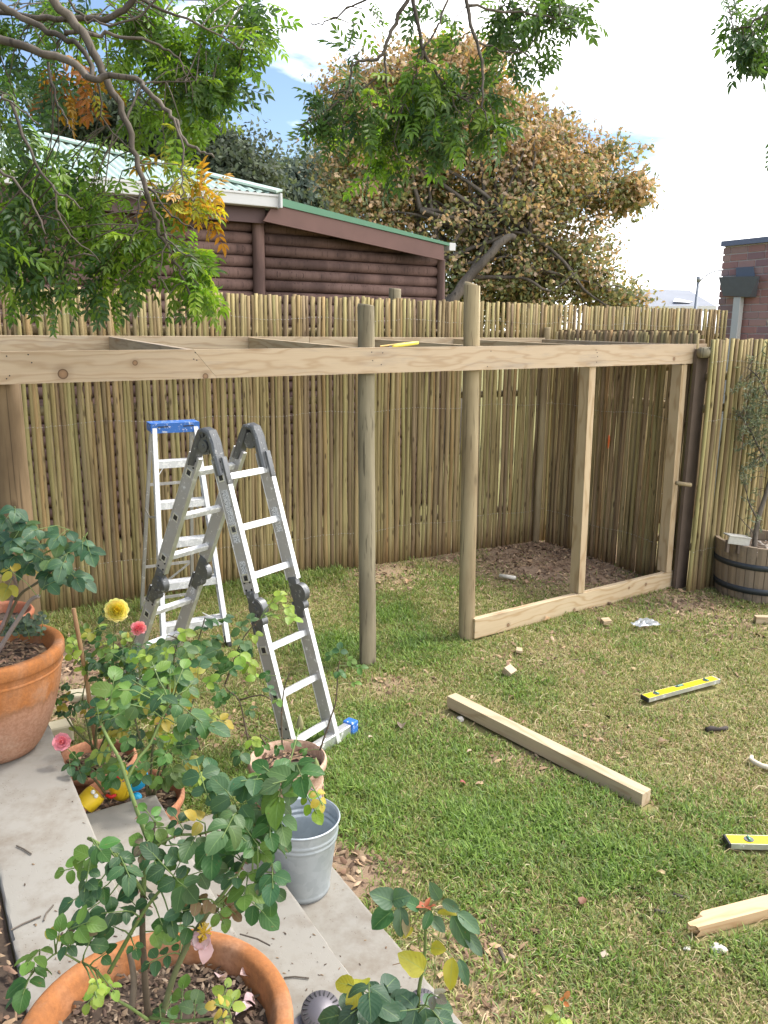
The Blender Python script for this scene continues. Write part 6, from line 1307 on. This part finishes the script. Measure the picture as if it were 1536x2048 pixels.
def trunk(root, lines, dpt, mat=M['bark'], name='branch'):
    for pts, r0, r1 in lines:
        r0 *= .7; r1 *= .7; P = px_line(pts, dpt); m = len(P); mb = MB(); mb.tube([p+rng.normal(size=3)*.01 for p in P], [r0+(r1-r0)*i/(m-1) for i in range(m)], 9, True, 0, None, .05); mb.obj(name, mat, root, True)
b0_ = PJ(A3(*D(900, 600, 13)[:2], 0))
trunk(ok_, [([(b0_[0]+10, b0_[1]), (900, 760), (890, 640), (905, 600)], .30, .2)], 13, name='trunk')
trunk(ok_, [([(895, 620), (925, 570), (970, 520), (1005, 482), (1030, 474)], .13, .08)], 12.75)
trunk(ok_, [([(880, 640), (860, 520), (838, 450), (830, 410), (812, 380), (825, 352), (870, 342)], .11, .05), ([(835, 440), (815, 428), (798, 445)], .035, .015), ([(900, 600), (960, 400), (1000, 250)], .12, .03), ([(1005, 482), (1080, 410), (1160, 370), (1220, 360)], .06, .015), ([(980, 540), (1120, 570), (1260, 600)], .06, .02), ([(1000, 260), (1040, 220), (1060, 200)], .03, .008), ([(985, 640), (1010, 560), (1030, 540)], .05, .02), ([(870, 430), (780, 300), (690, 210)], .06, .015)], 13.6)
for cx_, cy_, rx_, ry_, dd_, rd_ in oc[:20]:
    for _ in range(2):
        bx_, by_ = random.choice([(930, 560), (880, 520), (990, 500), (960, 420), (1060, 470), (840, 420)]); ex, ey = cx_+random.gauss(0, .4)*rx_, cy_+random.gauss(0, .4)*ry_
        trunk(ok_, [([(bx_, by_), (bx_*.6+ex*.4+random.gauss(0, 20), by_*.6+ey*.4), (bx_*.25+ex*.75, by_*.25+ey*.75+random.gauss(0, 20)), (ex, ey)], .055, .012)], random.uniform(12.9, 13.5))
# far evergreen and hazy trees
SV_ = np.array([(0, 0, 0), (.28, .4, .05), (0, .5, 0), (-.28, .4, .05), (0, 1, -.05)]); ST = np.array([(0, 1, 2), (0, 2, 3), (1, 4, 2), (2, 4, 3)])
def flatpal(cols):
    cols = np.array(cols)
    def g(v, c, mv, r_):
        def f(k): return cols[r_.integers(0, len(cols), k)]*r_.uniform(.7, 1.2, (k, 1))*(.75+.5*mv)
        return f
    return g
def far_tree(name, label, cents, n_, leaf, cols, tp, dpt, clump, seed):
    r = empty(name, A3(*D(tp[0], 600, dpt)[:2], 0), label, 'tree', 'trees beyond the log house'); crown(r, cents, n_, leaf, flatpal(cols), M['oak_leaf'], SV_, ST, clump=clump, seed=seed); p = D(tp[0], 600, dpt); mb = MB(); mb.tube([A3(p[0], p[1], 0), A3(p[0]+.1, p[1], 2), D(tp[0], tp[1], dpt)], [.3, .25, .1], 9); mb.obj('trunk', M['bark'], r, True); return r
far_tree('evergreen_tree', 'rounded dark grey-green evergreen tree above the roof hip, left of the blue sky gap', [(470, 330, 62, 68, 17, 1.0), (420, 310, 60, 55, 17, 1), (440, 370, 90, 40, 17, 1), (500, 370, 40, 40, 17, .7)], 14000, .13, [(.10,.13,.08), (.13,.16,.10), (.07,.095,.065)], (450, 350), 17, .28, 4)
far_tree('evergreen_tree', 'dark evergreen tree mostly hidden behind the feathery leaves above the roof at the left', [(240, 250, 120, 60, 18, 1.2), (140, 240, 60, 40, 18, 1), (330, 290, 70, 60, 18, 1)], 13000, .14, [(.07,.095,.055), (.09,.12,.07), (.05,.07,.045)], (240, 260), 18, .3, 5)
far_tree('hazy_tree', 'pale bluish-green tree in the gap between the evergreen and the oak', [(610, 370, 70, 48, 22, 1.5), (560, 390, 60, 35, 22, 1.3), (660, 350, 50, 50, 22, 1.2), (640, 410, 90, 40, 22, 1.5)], 13000, .16, [(.17,.22,.18), (.21,.26,.21), (.13,.18,.15)], (610, 380), 22, .32, 6)
# ---------------------------------------------------------------- olive in the barrel
ol = empty('olive_tree', bac+Z*.36, 'small grey-green olive tree growing in the half barrel at the right edge', 'tree'); do_ = PJ(bac+Z*1.0)[2]
S = []
for pts, r0, r1 in (([(1508, 1100), (1516, 1040), (1540, 960), (1548, 900)], .022, .014), ([(1516, 1040), (1500, 1010), (1494, 990)], .009, .003), ([(1545, 940), (1520, 900), (1500, 860), (1480, 830)], .010, .004), ([(1548, 900), (1545, 820), (1520, 760), (1495, 735)], .010, .003), ([(1500, 1100), (1508, 1070), (1488, 1045), (1475, 1030)], .006, .002), ([(1548, 900), (1575, 800), (1580, 740)], .012, .004)):
    P = px_line(pts, do_-.05); m = len(P); mb = MB(); mb.tube(P, [r0+(r1-r0)*i/(m-1) for i in range(m)], 8, True, 0, None, .05); mb.obj('branch', M['bark'], ol, True); S += P
rr_ = np.random.default_rng(8); P_, Y_, N_, tw = [], [], [], MB()
for (cx, cy, rx, ry, nc) in ((1508, 770, 34, 42, 34), (1520, 830, 40, 50, 52), (1495, 860, 26, 40, 30), (1510, 920, 28, 40, 26), (1500, 970, 16, 45, 6), (1560, 800, 40, 90, 34), (1560, 930, 40, 80, 20), (1512, 1045, 20, 30, 6), (1545, 860, 40, 80, 24)):
    for _ in range(nc):
        c = D(cx+rr_.normal()*rx*.6, cy+rr_.normal()*ry*.6, do_+rr_.uniform(-.16, .16)); A = nearest(S, c); up = unit(c-A+Z*.05+rr_.normal(size=3)*.1); tw.tube([A, (A+c)/2+Z*.01, c, c+up*.04], [.002, .0018, .0013, .0008], 4, False)
        for j in range(15): f = rr_.uniform(-.05, .06); P_.append(c+up*f); Y_.append(up*.7+rr_.normal(size=3)*.7); N_.append(rr_.normal(size=3)+Z)
o = tw.obj('twigs', M['bark'], ol, True); o['kind'] = 'stuff'; m = len(P_); cols = np.array([(.15,.19,.12), (.22,.26,.18), (.11,.15,.09), (.30,.33,.25)])[rr_.integers(0, 4, m)]
TV_ = SV_*np.array([.42, 1, 1]); scatter('foliage', TV_, ST, np.array(P_), np.array(Y_), np.array(N_), rr_.uniform(.028, .046, m), cols*rr_.uniform(.8, 1.2, (m, 1)), M['oak_leaf'], ol)

# ================================================================== LITTER, FALLEN LEAVES, GRASS
P_ = []
while len(P_) < 4600:
    x, y = random.uniform(-2.5, 3.2), random.uniform(2.0, 8); w = float(fld(DIRT, np.array(x), np.array(y)))
    q = A3(x, y, 0)
    if random.random() < w*.8+.01 and (q@SU > 1.23 or q@SV < -2.7) and (q-FA)@FN < -.05 and not ((q-RCc)@rn > -.0 and q[0] > 1.45 and y > 6.1): P_.append((x, y, float(gz(np.array(x), np.array(y)))+random.uniform(.004, .014)))
chips('leaf_litter', P_, (.005, .027), BROWNS+[(.45,.32,.21), (.40,.27,.16)], None, .35, 'stuff', 'dry brown leaf litter and clods on the bare soil round the frame and fence', 'litter')
def dead(px, py, s, col, label):
    p = G(px, py); V, Fc, LV = leaf_patch(s, s*.62, .5, 1.0, 7, wav=.05); mb = MB(); a = random.uniform(0, 6.28); y = A3(math.cos(a), math.sin(a), .25); y = unit(y); n_ = unit(Z-y*y[2]); mb.add(V @ np.array([np.cross(y, n_), y, n_])+A3(p[0], p[1], .035+gzp(p))-y*s/2, Fc, 0, col, [(a_, b_, 0) for a_, b_ in LV]); tag(mb.obj('dead_leaf', M['petal'], None, True), label, 'leaf', 'dead leaves on the lawn')
TN = (.46,.30,.18)
dead(815, 1170, .075, TN, 'large tan dead leaf on the grass between the two round poles'); dead(1095, 1245, .06, (.42,.27,.15), 'tan dead leaf on the soil just below the bottom plate'); dead(803, 1458, .08, (.24,.19,.15), 'grey-brown dead leaf on the grass left of the diagonal batten'); dead(815, 1418, .04, TN, 'small reddish tan leaf above the grey-brown dead leaf'); dead(1165, 1812, .05, (.26,.13,.09), 'curled red-brown leaf in the middle of the lower lawn'); dead(927, 1575, .035, (.35,.10,.09), 'small dark red leaf on the lush grass under the batten'); dead(958, 1577, .04, (.60,.42,.28), 'pale tan leaf beside the small dark red leaf'); dead(1213, 1198, .06, (.38,.25,.16), 'brown leaf lying inside the timber frame by the bottom plate'); dead(938, 1512, .028, (.62,.46,.34), 'little pale leaf just below the left end of the batten'); dead(742, 1485, .03, (.62,.50,.38), 'little cream leaf on the grass right of the blue ladder cap'); dead(1052, 1170, .06, (.40,.26,.17), 'brown leaf on the soil heap near the white tube'); dead(1325, 1495, .06, (.26,.17,.10), 'dark brown withered tuft of leaf on the dry grass'); dead(1320, 1760, .035, (.58,.44,.25), 'small straw-coloured leaf on the lush grass at the lower right')

def in_view(X, Y, m=60):
    x = X; y = Y*math.cos(PITCH)+2.0*math.sin(PITCH); dz = -2.0*math.cos(PITCH)+Y*math.sin(PITCH)
    px = 768+F*x/y; py = 1024-F*dz/y; return (px > -m) & (px < 1536+m) & (py < 2048+m+40)
Xs = rng.uniform(-3.0, 4.2, 1500000); Ys = rng.uniform(1.5, 9.0, 1500000)
k = in_view(Xs, Ys); Xs, Ys = Xs[k], Ys[k]
sS = Xs*SU[0]+Ys*SU[1]; sT = Xs*SV[0]+Ys*SV[1]
k = (sS > 1.222) | (sT < -2.72); k &= ~((sS < .40) & (sT > -3.16))
k &= ((Xs-FA[0])*FN[0]+(Ys-FA[1])*FN[1]) < -.03
k &= ~((((Xs-PA[0])*FN[0]+(Ys-PA[1])*FN[1]) > -.03) & (Xs > PA[0]-.05))
k &= ((Xs-RCc[0])*rn[0]+(Ys-RCc[1])*rn[1] < 0) | (Ys < RE[1]) if (A3(0, 3, 0)-RCc)@rn < 0 else ((Xs-RCc[0])*rn[0]+(Ys-RCc[1])*rn[1] > 0) | (Ys < RE[1])
for c, r in ((c4, .15), (c5, .13), (c6, .13), (bac, .30)): k &= ((Xs-c[0])**2+(Ys-c[1])**2) > r*r
for (qa, qb, w_) in ((G(890, 1425), G(1300, 1620), .07), (G(1290, 1412), G(1438, 1374), .06), (G(1455, 1705), G(1455, 1705)+A3(.7, 0, 0), .065), (G(1385, 1880), G(1700, 1798), .06), (G(945, 1277), G(1357, 1170), .05), (G(1288, 1258), G(1290, 1256), .085), (FR-rv*.15, FL+rv*.15, .03)):
    dv = (qb-qa)[:2]; L2 = dv@dv; f = np.clip(((Xs-qa[0])*dv[0]+(Ys-qa[1])*dv[1])/L2, 0, 1); k &= ((Xs-qa[0]-f*dv[0])**2+(Ys-qa[1]-f*dv[1])**2) > w_*w_*.28
Xs, Ys = Xs[k], Ys[k]
dirt = fld(DIRT, Xs, Ys)*(.55+.9*fnoise(Xs, Ys, 4, 2)); lush = fld(LUSH, Xs, Ys); dry = fld(DRY, Xs, Ys); tuft = fnoise(Xs, Ys, 9, 4)
dens = np.clip(1.15-dirt*1.15, .02, 1)*(.45+.75*tuft)*np.clip(1.5/(1+.045*Ys**2), .25, 1)*(.75+.5*lush)
k = rng.random(len(Xs)) < dens*.80; Xs, Ys, dirt, lush, dry, tuft = [a[k] for a in (Xs, Ys, dirt, lush, dry, tuft)]
n_ = len(Xs); print('BLADES', n_)
lushn = np.clip(lush*.85+(fnoise(Xs, Ys, 4, 8)-.5)*1.5, 0, 1); dryn = np.clip(dry*.8+.30+(fnoise(Xs, Ys, 6, 12)-.5)*.9-lush*.7+dirt*.3, 0, 1)
r = rng.random(n_); straw = rng.random(n_) < (.17+.46*dryn)*(1-.75*lushn)
nearf = np.exp(-(((Xs-FA[0])*FN[0]+(Ys-FA[1])*FN[1]+.15)/.22)**2)*(dirt < .45)
H_ = (1+1.5*nearf)*.80*(.018+.018*rng.random(n_)+.030*lushn*(.4+.8*rng.random(n_)))*(.7+.5*tuft); H_ = np.where(straw, H_*.9, H_)
wd = .0012+.0009*rng.random(n_)+.0009*lushn; wd *= (1+.10*Ys)
lean = np.where(straw, rng.uniform(.7, 1.7, n_), rng.uniform(.25, 1.15, n_)); a = rng.uniform(0, 2*np.pi, n_)
dx, dy = np.cos(a), np.sin(a); Z0 = gz(Xs, Ys)-.003; L_b = H_*1.35
def pt(f, side):
    ang = lean*f*1.15; rr = L_b*f; hx = rr*np.sin(ang); hz = rr*np.cos(np.minimum(ang, 1.5))+.002*f; tx, ty = -dy*side, dx*side
    return np.stack([Xs+dx*hx+tx, Ys+dy*hx+ty, Z0+np.maximum(hz, .003)], 1)
V = np.stack([pt(0, -wd), pt(0, wd), pt(.55, -wd*.85), pt(.55, wd*.85), pt(1, 0*wd)], 1).reshape(-1, 3)
T0 = np.array([(0, 1, 3), (0, 3, 2), (2, 3, 4)]); T = (T0[None]+(np.arange(n_)*5)[:, None, None]).reshape(-1, 3)
gA = np.array([(.20,.26,.06), (.25,.31,.08), (.15,.20,.055), (.31,.35,.11), (.22,.26,.10)]); gL = np.array([(.17,.29,.05), (.22,.35,.07), (.135,.23,.05), (.29,.41,.10), (.22,.31,.12)]); gS = np.array([(.50,.42,.22), (.40,.33,.17), (.56,.48,.28), (.33,.25,.13), (.40,.27,.17)])
i5 = rng.integers(0, 5, n_); C = np.where((rng.random(n_) < lushn)[:, None], gL[i5], gA[i5]); C = np.where(straw[:, None], gS[i5], C)*rng.uniform(.75, 1.2, (n_, 1)); C = np.repeat(C, 5, 0)
go = link('grass', fastmesh('grass', V, T, M['grassm'], {'col': ('FLOAT_COLOR', np.clip(C, 0, 1))})); tag(go, 'short patchy lawn of green and straw-coloured grass', 'grass', None, 'stuff')

# long straw runners lying matted in the lawn
ns_ = 5000; kx = rng.integers(0, n_, ns_); X0, Y0 = Xs[kx], Ys[kx]; an = rng.uniform(0, 2*np.pi, ns_); Ls = rng.uniform(.04, .11, ns_); cv = rng.normal(0, 9, ns_); P = []
for f in np.linspace(0, 1, 5):
    th = an+cv*f*Ls; xx_ = X0+np.cos(an+cv*f*Ls*.5)*Ls*f; yy_ = Y0+np.sin(an+cv*f*Ls*.5)*Ls*f; zz_ = gz(xx_, yy_)+.006+.016*np.sin(f*np.pi)*rng.uniform(.3, 1.2, ns_)
    for s_ in (-1, 1): P.append(np.stack([xx_-np.sin(th)*.0011*s_, yy_+np.cos(th)*.0011*s_, zz_+.0006*s_], 1))
V = np.stack(P, 1).reshape(-1, 3); T0 = np.array([(2*i, 2*i+1, 2*i+3, 2*i+2) for i in range(4)]); T = (T0[None]+(np.arange(ns_)*10)[:, None, None]).reshape(-1, 4)
C = np.array([(.56,.47,.27), (.44,.34,.18), (.62,.54,.34), (.34,.24,.13), (.30,.34,.12)])[rng.integers(0, 5, ns_)]; C = np.repeat(C, 10, 0)
go2 = link('straw', fastmesh('straw', V, T, M['grassm'], {'col': ('FLOAT_COLOR', C)})); tag(go2, 'dry straw runners matted through the lawn', 'straw', None, 'stuff')
